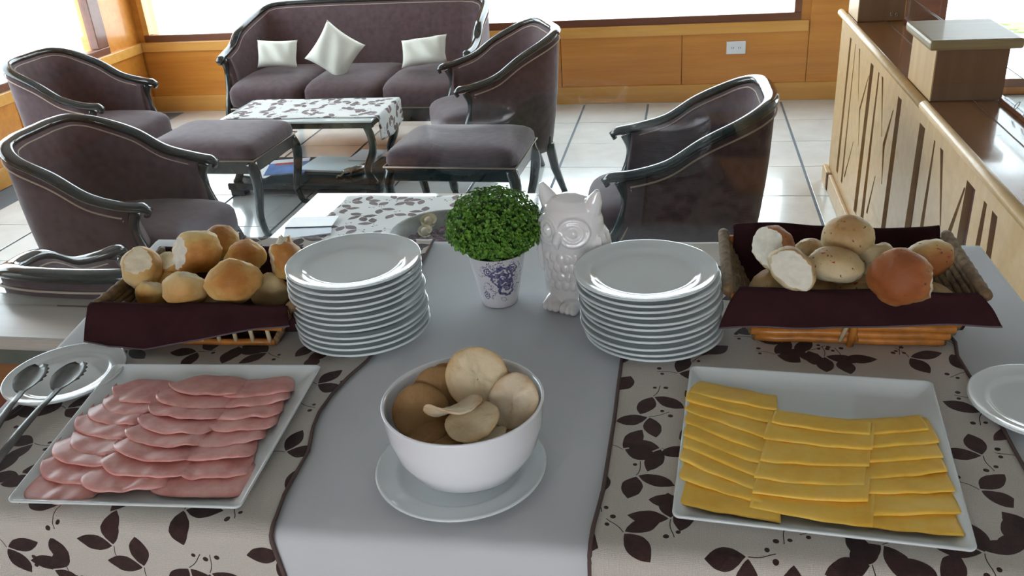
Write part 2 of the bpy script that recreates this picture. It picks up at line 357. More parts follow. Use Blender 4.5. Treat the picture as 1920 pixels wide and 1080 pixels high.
def spl(pts):
    s = cu.splines.new('POLY'); s.points.add(len(pts)-1)
    for q, p in zip(s.points, pts): q.co = (p[0], p[1], 0, 1)
    s.use_cyclic_u = True
spl([(-1.5, .0), (1.52, .0), (1.52, CT-.03), (-1.5, CT-.03)])
hidden = {0, 1, 3, 6, 8, 11, 12, 14, 16, 17}
for gi, (pp, hw) in enumerate(grooves):
    L = []; R = []
    P3 = [at_x(*p, XC) for p in pp]
    pts = [(p.y-3.0, p.z) for p in P3]; hw = list(hw)
    zb = .135
    if gi in hidden and pts[-1][1] > zb:
        k = (zb-pts[-1][1])/(pts[-1][1]-pts[-2][1]); pts[-1] = (pts[-1][0]+k*(pts[-1][0]-pts[-2][0]), zb)
    if gi in hidden: pts = [(pts[0][0], pts[0][1]), (pts[0][0]+(pts[-1][0]-pts[0][0])*.25, zb)]
    for i, (p, h) in enumerate(zip(pts, hw)):
        p = (p[0], max(.12, min(CT-.075, p[1]))); h *= 1.75; L.append((p[0]-h, p[1])); R.append((p[0]+h, p[1]))
    spl(L+R[::-1])
co = bpy.data.objects.new('tmp', cu); me = bpy.data.meshes.new_from_object(co); bpy.data.objects.remove(co)
me.materials.clear(); me.materials.append(m_tan)
fp = bpy.data.objects.new('front_panel', me); COL.objects.link(fp); fp.parent = ctr
fp.matrix_local = Matrix(((0, 0, 1, .009), (1, 0, 0, 0), (0, 1, 0, 0), (0, 0, 0, 1)))
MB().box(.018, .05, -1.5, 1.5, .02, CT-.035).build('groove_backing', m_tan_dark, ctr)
MB().box(.05, .20, -1.5, 1.5, 0, CT-.035).build('counter_body', m_tan, ctr)
MB().box(-.004, .232, -1.5, 1.50, CT-.03, CT-.002, .004).build('countertop', m_top, ctr)
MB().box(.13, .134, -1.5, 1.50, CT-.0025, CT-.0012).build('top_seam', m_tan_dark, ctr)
for a, b_ in [(-1.5, -.165), (-.162, 1.53)]:
    MB().tube([(-.008, a, CT-.012), (-.008, b_, CT-.012)], .016, 12).build('nosing', m_tan, ctr, True)
MB().box(-.004, .0, -1.5, 1.50, CT-.075, CT-.028, .001).build('top_rail', m_tan, ctr)
MB().box(-.020, .0, -1.5, 1.38, 0, .085, .006).build('skirting', m_tan, ctr)
MB().box(-.026, .0, 1.41, 1.545, 0, .085, .006).build('skirting', m_tan, ctr)
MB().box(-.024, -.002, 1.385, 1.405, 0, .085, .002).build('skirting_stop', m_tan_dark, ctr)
# glass screen fixed along the counter between posts
for (a, b_) in [(1.6, 2.83), (3.16, 4.18)]:
    g = MB().box(.926, .934, a, b_, .862, .95, .001).build('glass_screen', m_glass)
    tag(g, 'low clear glass screen standing in a dark channel %s' % ('on the near half of the counter' if a < 2 else 'between the two counter posts'), 'glass screen')
    MB().box(.918, .942, a, b_, .8485, .862, .002).build('channel', m_redwood, g)
    MB().box(.9255, .9262, a, b_, .948, .9505).build('polished_edge', m_steel, g); MB().box(.9338, .9345, a, b_, .948, .9505).build('polished_edge', m_steel, g)
    if a < 2:
        for y in (2.68, 2.60): MB().tube([(.92+.006*math.cos(t*.6), y+.009*math.sin(t*.6), .875+.011*math.cos(t*.6)) for t in range(11)], .0012, 6).build('ring_clip', m_steel, g, True)
p1 = empty('counter_post', (.83, 2.99, CT), label='square oak post with wide flat cap on the counter', cat='post', group=None)
MB().box(-.10, .10, -.15, .15, 0, .155, .003).build('post_body', m_post, p1); MB().box(-.1035, -.0995, -.152, .152, 0, .155, .001).build('post_face', m_tan, p1)
MB().box(-.128, .128, -.175, .165, .155, .185, .009).build('post_cap', wood('cap_wood', (.28, .21, .10), (.20, .145, .065), 'x', .5, .1), p1)
p2 = empty('counter_column', (.83, 4.32, CT), label='tall dark wood column rising from the far counter end', cat='column')
MB().box(-.095, .095, -.12, .12, 0, CH-CT, .003).build('column_body', m_post, p2); MB().box(-.099, -.0945, -.122, .122, 0, CH-CT, .001).build('column_face', m_tan, p2)
for z, x in ((.03, .04), (.025, .06)): MB().tube([(x+.004*math.cos(t*.7), -.1215, z+.008*math.sin(t*.7)) for t in range(10)], .001, 6).build('ring_clip', m_steel, p2, True)

# ---- wall outlet
oc = at_y(1380, 89, WY-.014)
ou = empty('wall_outlet', oc, label='white double socket plate on the wood panelling under the far window', cat='socket')
MB().box(-.062, .062, -.008, .0, -.042, .042, .003).build('cover_plate', m_white, ou)
for sx in (-.022, .022):
    MB().box(sx-.016, sx+.016, -.011, -.007, -.02, .02, .002).build('socket', m_white, ou)
    h = MB()
    for dx in (-.006, .006): h.box(sx+dx-.0015, sx+dx+.0015, -.0118, -.0105, -.006, .006)
    h.build('socket_holes', m_dark, ou)

# ---- glass partition between the buffet and the lounge
g = MB().box(-4.0, .70, 1.654, 1.662, LZ, 2.3).build('window_5', m_glass); tag(g, kind='structure')

# ================================================================== LOUNGE FURNITURE
def sofa_like(root, hw, df, db, zb, za, ncush):
    half = [(df, hw-.012, za), (df-.08, hw, za+.012), (df-.19, hw, za+.045), (df-.30, hw-.004, za+.115), (db+.10, hw-.025, zb-.035), (db+.03, hw-.085, zb-.006), (db+.004, hw-.17, zb), (db, hw-.24, zb+.002) if hw > .4 else (db, .03, zb)]
    if df-.30 < db+.12: half[3] = ((df-.19+db+.10)/2, hw-.004, (za+.045+zb-.035)/2)
    L = half+([(db-.005, hw*.35, zb+.004)] if hw > .4 else [])
    ctrl = L+[(db-.005 if hw > .4 else db, 0, zb+.004 if hw > .4 else zb)]+[(x, -y, z) for x, y, z in L[::-1]]
    P = catmull(ctrl, 7)
    e = .0
    endL = [Vector((df+.012, hw-.012, za-.03)), Vector((df+.022, hw-.012, za-.012))]
    full = endL+P+[Vector((p.x, -p.y, p.z)) for p in endL[::-1]]
    rads = [.014, .019]+[.024]*len(P)+[.019, .014]
    MB().tube(full, rads, 12, sect=lambda c, s: (c*1.12, s*.72)).build('top_rail', m_lacq, root, True)
    # upholstered shell
    def nrm(i):
        t = P[min(i+1, len(P)-1)]-P[max(i-1, 0)]; return Vector((-t.y, t.x, 0)).normalized()*-1
    out = []; n = len(P); rows = 7
    cen = Vector(((df+db)/2, 0, 0))
    V = []; Fc = []
    for i, p in enumerate(P):
        nn = nrm(i)
        if nn.dot(Vector((p.x-cen.x, p.y, 0))) < 0: nn = -nn
        bx = p.x*.80 if p.x < 0 else p.x*.98
        by = p.y*.92 if hw < .4 else math.copysign(abs(p.y)-.03*min(1, abs(p.y)/hw), p.y)
        tx_ = p.x-.05*max(0, (p.x-(df-.1))/.1); top = Vector((tx_, p.y, p.z-.012)); bot = Vector((bx, by, .235))
        for k in range(rows):
            f = k/(rows-1); q = top.lerp(bot, f)+nn*(.014+.012*math.sin(PI*f)); V.append(q)
        for k in range(rows):
            f = 1-k/(rows-1); q = top.lerp(Vector((bx, by, .30)), f)-nn*(.016+.035*math.sin(PI*(.15+.7*f))); V.append(q)
    m = rows*2
    for i in range(n-1):
        for k in range(m): Fc.append([i*m+k, i*m+(k+1) % m, (i+1)*m+(k+1) % m, (i+1)*m+k])
    Fc += [list(range(m)), [(n-1)*m+k for k in range(m)][::-1]]
    sh = MB(); sh.add(V, Fc); sh.build('upholstered_back', m_fabric, root, True)
    def pipe(sgn, drop, off):
        pp = []
        for i, p in enumerate(P):
            nn = nrm(i)
            if nn.dot(Vector((p.x-cen.x, p.y, 0))) < 0: nn = -nn
            pp.append(p+nn*off*sgn-Vector((0, 0, drop)))
        return pp
    MB().tube(pipe(1, .036, .0195)[6:-6], .0033, 6).build('piping', m_piping, root, True)
    MB().tube(pipe(-1, .024, .033)[6:-6], .0033, 6).build('piping', m_piping, root, True)
    for s in (1, -1):
        y = s*(hw-.012)
        pc = catmull([(df-.030, y, za-.015), (df-.052, y, za-.07), (df-.045, y, .48), (df-.012, y*.99, .40), (df+.035, y*.98, .33), (df+.07, y*.98, .24)], 5)
        MB().tube(pc, .021, 10, up=(0, 1, 0)).build('arm_post', m_lacq, root, True)
        MB().tube([Vector((p.x-.026, p.y+s*.021, p.z)) for p in pc[2:-3]], .003, 6, up=(0, 1, 0)).build('piping', m_piping, root, True)
        MB().tube(catmull([(df+.055, y*.96, .27), (df+.075, y*.97, .20), (df+.07, y*.97, .12), (df+.06, y*.96, .05), (df+.075, y*.97, .0)], 4), [.028]*3+[.026]*3+[.022]*3+[.017]*3+[.015]*3+[.02]*2, 10, up=(0, 1, 0)).build('leg', m_lacq, root, True)
        MB().tube([(db*.70, y*.80, .27), (db*.78, y*.82, .14), (db*.95, y*.84, 0)], [.026, .022, .016], 8, up=(0, 1, 0)).build('leg', m_lacq, root, True)
    MB().box(db*.72, df+.075, -(hw-.05), hw-.05, .235, .315, .01).build('seat_frame', m_lacq, root)
    MB().tube([(df+.078, -(hw-.06), .32), (df+.078, hw-.06, .32)], .0035, 6).build('piping', m_piping, root, True)
    cw = (2*hw-.09)/ncush
    for k in range(ncush):
        V, Fc = superel((df+.11-(db+.08))/2, cw/2-.001, .082, .5, .28, 48, 16)
        V = [Vector((v.x, v.y, v.z+(.022*(1-(v.x/.3)**2) if v.z > 0 else 0))) for v in V]
        c = MB(); c.add([v+Vector(((df+.11+db+.08)/2, -(2*hw-.09)/2+cw*(k+.5), .385)) for v in V], Fc); c.build('seat_cushion', m_fabric, root, True)
chairs = [
 ((0.0, 3.12), (-1, -.03), .285, 'plum velvet tub armchair facing left at the right of the lounge', .82, .61),
 ((-.95, 4.47), (-.92, -.39), .295, 'plum velvet tub armchair in front of the right end of the sofa', .82, .61),
 ((-3.15, 4.18), (1, .02), .275, 'plum velvet tub armchair by the left window, farthest to the left', .82, .61),
 ((-2.07, 2.79), (1, .04), .275, 'plum velvet tub armchair behind the left bread basket, facing right', .815, .61),
 ((-1.472, 1.99), (.03, 1), .275, 'plum velvet tub armchair seen from behind, backed against the left ledge', .755, .585)]
for (x, y), f, hw, lab, zb, za in chairs:
    a = math.atan2(f[1], f[0])
    o = empty('tub_armchair', (x, y, 0), a, lab, 'armchair'); o['group'] = 'plum tub armchairs in the lounge'
    sofa_like(o, hw, .25, -.28, zb, za, 1)
sf_rot = math.atan2(-1, -.035)
sofa = empty('sofa', (-2.0, 5.30, 0), sf_rot, 'three-seat plum velvet sofa under the far window', 'sofa')
sofa_like(sofa, .79, .30, -.36, .83, .61, 3)

def pillow(name, px, z, w_, h_, rot, lab, y):
    n = 18; V = []; Fc = []; t_ = .055
    for side in (1, -1):
        for i in range(n+1):
            for j in range(n+1):
                u = i/n*2-1; v = j/n*2-1
                pin = 1-.10*(1-abs(u)**2)*abs(v)**3; pin2 = 1-.10*(1-abs(v)**2)*abs(u)**3
                th = t_*max(0, (1-u**4))**.6*max(0, (1-v**4))**.6
                V.append(Vector((u*w_/2*pin2, side*th*(1+.12*math.sin(7*u+3*v)), v*h_/2*pin)))
    k = (n+1)**2
    for s in (0, 1):
        for i in range(n):
            for j in range(n):
                a = s*k+i*(n+1)+j; q = [a, a+1, a+n+2, a+n+1]; Fc.append(q if s else q[::-1])
    o = MB(); o.add(V, Fc); ob = o.build(name, m_cushion, None, True)
    c = at_y(*px, y); ob.location = c; ob.rotation_euler = rot; tag(ob, lab, 'cushion', 'cream scatter cushions on the sofa'); return ob
pillow('scatter_cushion', (520, 101), 0, .27, .17, (-.35, .03, 0), 'cream oblong cushion at the left end of the sofa', 5.22)
pillow('scatter_cushion', (628, 97), 0, .27, .27, (-.3, .62, 0), 'cream square cushion standing on its corner at the sofa middle', 5.15)
pillow('scatter_cushion', (795, 96), 0, .30, .17, (-.5, -.12, -.1), 'cream cushion leaning at the right end of the sofa', 5.16)

def stool(x, y, rz, lab, w_=.62, d_=.50):
    r = empty('footstool', (x, y, 0), rz, lab, 'footstool', 'plum footstools in the lounge')
    V, Fc = superel(w_/2, d_/2, .075, .6, .22, 48, 16); c = MB(); c.add([Vector((v.x, v.y, v.z*(1.0 if v.z > 0 else .4)+.405)) for v in V], Fc); c.build('seat_cushion', m_fabric, r, True)
    MB().box(-w_/2+.012, w_/2-.012, -d_/2+.012, d_/2-.012, .32, .385, .006).build('frame', m_lacq, r)
    pts = [(-w_/2+.004, -d_/2+.004), (w_/2-.004, -d_/2+.004), (w_/2-.004, d_/2-.004), (-w_/2+.004, d_/2-.004), (-w_/2+.004, -d_/2+.004)]
    MB().tube([(a, b_, .388) for a, b_ in pts], .004, 6).build('piping', m_piping, r, True)
    for sx in (-1, 1):
        for sy in (-1, 1):
            X = sx*(w_/2-.035); Yq = sy*(d_/2-.035)
            P = catmull([(X, Yq, .37), (X+sx*.022, Yq+sy*.015, .30), (X+sx*.012, Yq+sy*.008, .20), (X-sx*.008, Yq-sy*.004, .10), (X+sx*.006, Yq+sy*.004, .03), (X+sx*.03, Yq+sy*.02, .0)], 4)
            k = len(P); MB().tube(P, [.030-.014*min(1, i/(k*.7)) for i in range(k)], 10, up=(0, 1, 0)).build('leg', m_lacq, r, True)
    return r
stool(-2.30, 3.97, -.03, 'plum footstool with curved legs beside the left armchairs')
stool(-1.01, 3.83, -.05, 'plum footstool with curved legs at the middle of the lounge', .62, .46)

def grid_cloth(name, fn, nu, nv, mat, uvf, parent=None, thick=.0016):
    V = []; uv = []
    for i in range(nu+1):
        for j in range(nv+1): V.append(fn(i/nu, j/nv)); uv.append(uvf(i/nu, j/nv))
    Fc = [[i*(nv+1)+j, (i+1)*(nv+1)+j, (i+1)*(nv+1)+j+1, i*(nv+1)+j+1] for i in range(nu) for j in range(nv)]
    o = mk(name, V, Fc, mat, parent, True, uv=uv)
    if thick:
        md = o.modifiers.new('thickness', 'SOLIDIFY'); md.thickness = thick; md.offset = 1
    return o

def coffee_table(x0, x1, y0, y1, zt, lab, legs=True):
    cx, cy = (x0+x1)/2, (y0+y1)/2; hx, hy = (x1-x0)/2, (y1-y0)/2
    r = empty('coffee_table', (cx, cy, 0), 0, lab, 'coffee table')
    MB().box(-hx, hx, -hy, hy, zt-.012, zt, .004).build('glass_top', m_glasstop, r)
    fr = MB()
    for s in (-1, 1): fr.box(-hx+.005, hx-.005, s*(hy-.03)-.02, s*(hy-.03)+.02, zt-.045, zt-.0125, .005); fr.box(s*(hx-.03)-.02, s*(hx-.03)+.02, -hy+.05, hy-.05, zt-.045, zt-.0125, .005)
    fr.build('frame', m_lacq, r)
    MB().box(-hx+.0, hx-.0, -hy, hy, .035, .075, .01).build('lower_shelf', m_lacq, r)
    for sx in (-1, 1):
        for sy in (-1, 1):
            X = sx*(hx-.05); Y = sy*(hy-.04); P = catmull([(X, Y, zt-.03), (X+sx*.022, Y, zt-.10), (X+sx*.02, Y, zt-.18), (X-sx*.02, Y, .15), (X-sx*.01, Y, .10), (X+sx*.015, Y, .06)], 4)
            MB().tube(P, .022, 8, up=(0, 1, 0)).build('leg', m_lacq, r, True)
            MB().box(X-.04, X+.04, Y-.035, Y+.035, 0, .036, .005).build('foot', m_lacq, r)
    return r
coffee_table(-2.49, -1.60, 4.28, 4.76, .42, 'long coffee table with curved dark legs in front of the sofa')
def run1(u, v):
    x = -2.46+.90*u; y = 4.345+.40*v; z = .424
    s = u*.90-.84
    if s > 0: a = min(s/.02, 1)*PI/2; x = -2.46+.84+min(s, .02)*.8; z = .424-.0-max(0, s-.012)*1.0
    if u > .92: pass
    z += .0015*math.sin(30*v+9*u)
    y += .006*math.sin(20*u)
    return Vector((x, y, z))
def run1(u, v):
    s = u*1.03; x = -2.46+min(s, .865); z = .4225
    if s > .865: x += .012*min(1, (s-.865)/.02); z -= max(0, s-.875)*(1-.35*abs(v-.5))
    return Vector((x, 4.335+.41*v+.006*math.sin(14*s), z+.001*math.sin(25*v+9*u)))
tag(grid_cloth('table_runner', run1, 60, 16, m_leaf2, lambda u, v: (u*1.03, v*.41)), 'leaf-print runner hanging over the right end of the long coffee table', 'table runner')
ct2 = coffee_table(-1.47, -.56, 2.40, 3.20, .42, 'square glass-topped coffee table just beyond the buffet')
q0, q1, q2 = at(690, 372, .423), at(965, 370, .423), at(585, 440, .423)
tag(grid_cloth('table_runner', lambda u, v: Vector((-1.33+.70*u+.01*math.sin(9*v), 2.43+.73*v+.006*math.sin(11*u), .4225+.0008*math.sin(22*u+5*v))), 40, 40, m_leaf2, lambda u, v: (u*.70+2, v*.80)), 'leaf-print cloth spread on the square coffee table', 'table runner')

def slab(name, px, z, sx, sy, sz, rz, mat, lab, cat, page=None):
    c = at(*px, z); r = empty(name, (c.x, c.y, z), rz, lab, cat)
    MB().box(-sx/2, sx/2, -sy/2, sy/2, sz*.8, sz, .0008).build('cover', mat, r)
    MB().box(-sx/2+.003, sx/2-.003, -sy/2+.003, sy/2-.003, .0, sz*.8).build('pages', m_paper, r); return r
mg = slab('magazine', (540, 314), .0765, .23, .28, .008, .25, m_bluepaper, 'magazine with blue, red and white cover on the lower shelf', 'magazine')
MB().box(-.08, .05, .03, .07, .0081, .0086).build('cover_print', m_redpaper, mg); MB().box(-.112, .112, .072, .135, .0081, .0086).build('cover_print', m_paper, mg)
slab('folder', (628, 310), .0765, .34, .25, .012, -.12, m_lightblue, 'pale blue folder lying on the coffee table lower shelf', 'folder')
slab('magazine', (690, 296), .0765, .16, .2, .02, -.1, m_paper, 'white magazine under the right edge of the shelf', 'magazine')
slab('magazine', (495, 322), .0765, .2, .2, .006, -.3, m_paper, 'white leaflet at the left end of the lower shelf', 'magazine')
rb = at(650, 322, .10); rr = empty('paper_roll', rb, .9, 'grey paper roll tied with twine at the shelf front', 'paper roll')
MB().tube([(-.02, 0, 0), (.16, 0, .0)], .018, 14).build('roll', m_steel, rr, True); MB().tube([(.01+.0006*t, .019*math.cos(t), .019*math.sin(t)) for t in range(20)], .003, 6).build('twine', m_straw, rr, True)
MB().tube(catmull([(-.02, 0, .0), (-.045, -.01, -.01), (-.05, .01, -.012), (-.065, 0, -.014)], 4), .005, 6).build('twine_tail', m_straw, rr, True)
bl = slab('booklet', (578, 432), .4245, .17, .14, .006, .35, m_navy, 'navy booklet on the left of the square coffee table', 'booklet')
pl = slab('leaflet', (585, 416), .4315, .18, .10, .002, .1, m_paper, 'white leaflet lying on the navy booklet', 'leaflet')

# stone bowl with potpourri
sbc = at(838, 432, .52); sb = empty('stone_bowl', (sbc.x, sbc.y-.02, .424), 0, 'wide grey stone bowl on the square coffee table', 'bowl')
R2 = .185
lathe_obj('bowl_body', [(0, 0), (.09, 0), (.13, .012), (.165, .05), (R2, .10), (R2+.001, .106), (R2-.006, .109), (R2-.014, .105), (.155, .062), (.12, .03), (.06, .02), (0, .018)], m_stone, sb)
bm = MB(); rnd = random.Random(3)
for k in range(150):
    a = rnd.random()*2*PI; rr_ = .14*math.sqrt(rnd.random()); bm.sphere((rr_*math.cos(a), rr_*math.sin(a), .05+rnd.random()*.015+.02*(1-rr_/.14)), (.012+rnd.random()*.008, .01, .007+rnd.random()*.006), 7, 5)
po = bm.build('potpourri', m_purple, None, True); po.location = sb.location; tag(po, 'heap of purple dried petals in the stone bowl', 'potpourri', kind='stuff')
for (px, r_, lab) in [((804, 417), .028, 'larger pale dried rose head among purple petals'), ((797, 436), .024, 'small pale dried petal at the front of the stone bowl')]:
    b_ = MB(); c = at(*px, .51)
    for k in range(7):
        a = k*2*PI/7; V = []; n_ = 6
        for i in range(n_+1):
            for j in range(5): u = (j/4-.5)*1.2; f = i/n_; rr_ = r_*(.35+.65*f); V.append(Vector((rr_*math.cos(a+u), rr_*math.sin(a+u), r_*(.7*f**.5)-.002*k)))
        b_.add(V, [[i*5+j, i*5+j+1, (i+1)*5+j+1, (i+1)*5+j] for i in range(n_) for j in range(4)])
    b_.sphere((0, 0, .006), (r_*.6, r_*.6, r_*.6), 10, 6)
    o = b_.build('dried_flower', m_petal, None, True); o.location = c; o.rotation_euler = (.5, .2, 0); tag(o, lab, 'dried flower')

# ================================================================== BUFFET TABLE
before = set(COL.objects)
TZ = .75
FLc, FRc, BRc, BLc = Vector((-1.175, .908)), Vector((.665, .94)), Vector((.645, 1.965)), Vector((-1.36, 1.945))
bt = empty('buffet_table', (-.3, 1.45, 0), 0, 'buffet table in the foreground under a white cloth', 'table')
mt = simple('table_board', (.35, .22, .12), .5)
MB().box(-.82, .90, -.46, .46, TZ-.035, TZ-.006, .004).build('table_top', mt, bt)
for sx in (-.78, .86):
    for sy in (-.42, .42): MB().box(sx-.025, sx+.025, sy-.025, sy+.025, -.3429, TZ-.035, .004).build('leg', mt, bt)
m_cloth, t, b = base_mat('white_tablecloth', (.56, .58, .60), .9, .2, sheen=.15); c = coords(t)
t.put(b.inputs['Base Color'], t.ramp(t.noise(c, 3, 3), [(.3, (.53, .55, .575)), (.7, (.585, .60, .62))]))
t.put(b.inputs['Normal'], t.bump(t.noise(c, 600, 2), .15, .0006))
DROP = .42; RC = .02
def edge_drop(s):   # s: distance beyond the edge start -> outward, down
    if s <= 0: return s, 0
    a = s/RC
    if a < PI/2: return RC*math.sin(a), RC*(1-math.cos(a))
    return RC, RC+(s-RC*PI/2)
def cloth_pt(u, v, off=0):   # u,v in metres-ish parameters relative to table quad: u 0..1 across, v 0..1 depth
    return FLc.lerp(FRc, u).lerp(BLc.lerp(BRc, u), v)
us = [(-DROP+k*DROP/8)/1.85 for k in range(8)]+[-.008, -.004]+[k/60 for k in range(61)]+[1+.004, 1.008]+[1+(k+1)*DROP/8/1.85 for k in range(8)]
vs = [(-DROP+k*DROP/8) for k in range(8)]+[-.03, -.022, -.015, -.008]+[k/32 for k in range(33)]+[1.008, 1.015, 1.022, 1.03]+[1+(k+1)*DROP/8 for k in range(8)]
V = []; nv = len(vs)
for u in us:
    for v in vs:
        uc, vc = min(max(u, 0), 1), min(max(v, 0), 1)
        p = cloth_pt(uc, vc); z = TZ
        su = (-u if u < 0 else (u-1 if u > 1 else 0))*1.85; sv = (-v if v < 0 else (v-1 if v > 1 else 0))*1.0
        ou_, du = edge_drop(su); ov, dv = edge_drop(sv)
        p = Vector((p.x+(-ou_ if u < 0 else ou_), p.y+(-ov if v < 0 else ov)))
        d = max(du, dv)
        z -= d
        if d > .03:
            k = min(1, (d-.03)*4)
            if dv > 0: p.y += (-1 if v < 0 else 1)*k*.012*math.sin(uc*31+1)
            if du > 0: p.x += (-1 if u < 0 else 1)*k*.012*math.sin(vc*19)*.3
            if v > 1: p.y = min(p.y, 1.985)
            if u > 1: p.x = min(p.x, .695)
        # ironed creases
        xc = -.346+(1.878-p.y)*.062
        z += .0022*math.exp(-((p.x-xc)/.006)**2)
        V.append(Vector((p.x, p.y, z)))
Fc = [[i*nv+j, (i+1)*nv+j, (i+1)*nv+j+1, i*nv+j+1] for i in range(len(us)-1) for j in range(nv-1)]
tc = mk('tablecloth', V, Fc, m_cloth, None, True); tag(tc, 'plain white cloth with an ironed crease covering the buffet table', 'tablecloth')
md = tc.modifiers.new('thickness', 'SOLIDIFY'); md.thickness = .001; md.offset = -1

def interp(tab, y):
    if y <= tab[0][0]: return tab[0][1]
    for (a, b_), (c, d) in zip(tab[:-1], tab[1:]):
        if y <= c: return b_+(d-b_)*(y-a)/(c-a)
    return tab[-1][1]
def runner(name, left, right, yend, lab, uo):
    y0 = -.42; n = 150; L = yend-(.915)+.42
    def P(u, v):
        s = v*L-.42  # arclength from front edge start
        if s < 0: o_, d = edge_drop(-s); y = .92-o_-.003; dz = d
        else: y = .92+s; dz = 0
        yy = max(y, .90)
        if s < 0: yy = .92+s*.6
        xl, xr = interp(left, yy), interp(right, yy)
        f = .02+.98*u if False else u
        x = xl+(xr-xl)*f
        k = .0006*math.sin(x*60+yy*8)+.0006*math.sin(yy*45+x*11)
        sk = .908+(x+1.175)*.0174
        return Vector((x, y+(sk-.92)*(1 if s < .1 else max(0, 1-s))-(.012*math.sin((x+1.175)/1.84*31+1)*min(1, max(0, -s-.03)*4))-(.002 if s < -.02 else 0), TZ+.0022-dz+k+.0008+(.003*math.exp(-((u)/.02)**2)+.003*math.exp(-((1-u)/.02)**2))))
    nu = 60
    def uvf(u, v):
        p = P(u, v); return (p.x+uo, v*L+uo*.37)
    o = grid_cloth(name, P, nu, n, m_leaf, uvf, None, .0014)
    for e in (0.0, 1.0):
        MB().tube([P(e, j/n)+Vector((0, 0, .0018)) for j in range(n+1)], .0032, 6).build('hem', simple('runner_hem', (.10, .065, .06), .9, .1), o, True)
    tag(o, lab, 'table runner'); return o
Rl = [(.6, -.555), (.85, -.565), (.913, -.573), (.977, -.584), (1.084, -.589), (1.15, -.607), (1.196, -.614), (1.25, -.612), (1.311, -.601), (1.369, -.585), (1.5, -.575), (1.65, -.585), (1.804, -.601), (1.96, -.61)]
Ll = [(.6, -1.15), (.93, -1.155), (1.0, -1.17), (1.138, -1.185), (1.25, -1.175), (1.394, -1.135), (1.6, -1.12), (1.96, -1.12)]
runner('table_runner', Ll, Rl, 1.955, 'leaf-print linen runner under the ham platter at the left', .3)
Lr = [(.6, -.118), (.945, -.114), (1.026, -.107), (1.2, -.105), (1.394, -.106), (1.9, -.100)]
Rr = [(.6, .50), (.95, .50), (1.171, .491), (1.267, .493), (1.376, .484), (1.45, .480), (1.503, .490), (1.6, .475), (1.9, .46)]
runner('table_runner', Lr, Rr, 1.955, 'leaf-print linen runner under the cheese platter at the right', 1.9)
RZ = TZ+.0045   # height of cloth + runner

# ---- round plates
def plate_prof(r, h=.019):
    return [(0, .0035), (r*.45, .0035), (r*.55, .0005), (r*.60, 0), (r*.64, .001), (r*.80, .008), (r*.97, h-.005), (r, h-.002), (r*.997, h+.001), (r*.975, h+.0012), (r*.955, h-.0006), (r*.86, h-.0022), (r*.78, h-.0038), (r*.745, .0132), (r*.70, .0092), (r*.65, .0074), (r*.6, .007), (0, .007)]
P0 = lathe_obj('dinner_plate', plate_prof(.133), m_cer)
ordn = ['topmost', 'second', 'third', 'fourth', 'fifth', 'sixth', 'seventh', 'eighth', 'ninth', 'tenth', 'eleventh', 'bottom']
first = True; rnd = random.Random(11)
def stack(cx, cy, z0, z1, N, place, group, lean=(0, 0)):
    global first
    for k in range(N):
        if first: o = P0; first = False
        else: o = P0.copy(); COL.objects.link(o)
        f = k/(N-1); o.location = (cx+lean[0]*f+rnd.uniform(-.0035, .0035), cy+lean[1]*f+rnd.uniform(-.003, .003), z0+(z1-z0)*f); o.rotation_euler = (0, 0, rnd.random()*6)
        i = N-1-k; nm = 'topmost' if i == 0 else ('bottom' if k == 0 else ordn[i])
        tag(o, '%s white plate of the %s%s' % (nm, place, '' if i in (0,) or k == 0 else ', counted from the top'), 'plate', group)
        if k: o.location.x += 0
stack(-.628, 1.487, RZ, TZ+.142, 12, 'stack left of the plant', 'white plates stacked at the left', (-.008, .008))
stack(-.055, 1.507, RZ, TZ+.130, 11, 'stack right of the ceramic owl', 'white plates stacked at the right', (-.010, -.002))
def side_plate(loc, r, lab, rot=(0, 0, 0)):
    o = lathe_obj('side_plate', plate_prof(r, .017), m_cer); o.location = loc; o.rotation_euler = rot; tag(o, lab, 'plate'); return o
side_plate((-1.155, 1.262, RZ), .112, 'small white plate with tongs on it at the left table edge')
side_plate((.566, 1.30, TZ+.0065), .110, 'empty white plate cut off at the right edge of the photo', (0, 0, 0))
side_plate((-.328, 1.062, TZ+.0005), .132, 'white saucer under the cracker bowl')

# ---- cracker bowl
bw = empty('cracker_bowl', (-.318, 1.072, TZ+.0078), 0, 'deep white bowl full of round crackers', 'bowl')
lathe_obj('bowl_body', [(0, .003), (.052, .003), (.057, -.001), (.062, -.001), (.068, .003), (.092, .020), (.109, .050), (.118, .085), (.1215, .121), (.1222, .1235), (.1205, .1252), (.1180, .1245), (.1165, .118), (.112, .085), (.100, .052), (.078, .022), (.05, .010), (0, .009)], m_cer_bowl, bw, 96)
def cracker_mat(name, pale, brown, thr):
    m, t, b = base_mat(name, pale, .75, .3); c = coords(t); n = t.noise(c, 28, 4, .6)
    s = t.node('ShaderNodeSeparateXYZ'); t.l.new(c, s.inputs[0])
    r = t.m('SQRT', t.m('ADD', t.m('MULTIPLY', s.outputs[0], s.outputs[0]), t.m('MULTIPLY', s.outputs[1], s.outputs[1])))
    f = t.m('ADD', t.m('MULTIPLY', t.m('POWER', t.m('MULTIPLY', r, 23), 4), .25), t.m('MULTIPLY', n, .9))
    t.put(b.inputs['Base Color'], t.ramp(f, [(thr, pale), (thr+.22, tuple((a+q)/2 for a, q in zip(pale, brown))), (thr+.4, brown)]))
    t.put(b.inputs['Normal'], t.bump(t.noise(c, 150, 3), .5, .002)); return m
mc_p = cracker_mat('pale_cracker', (.68, .57, .38), (.52, .32, .13), .52)
mc_b = cracker_mat('brown_cracker', (.34, .20, .085), (.20, .10, .035), .45)
mc_e = cracker_mat('cracker_toasted', (.68, .58, .42), (.50, .24, .07), .50)
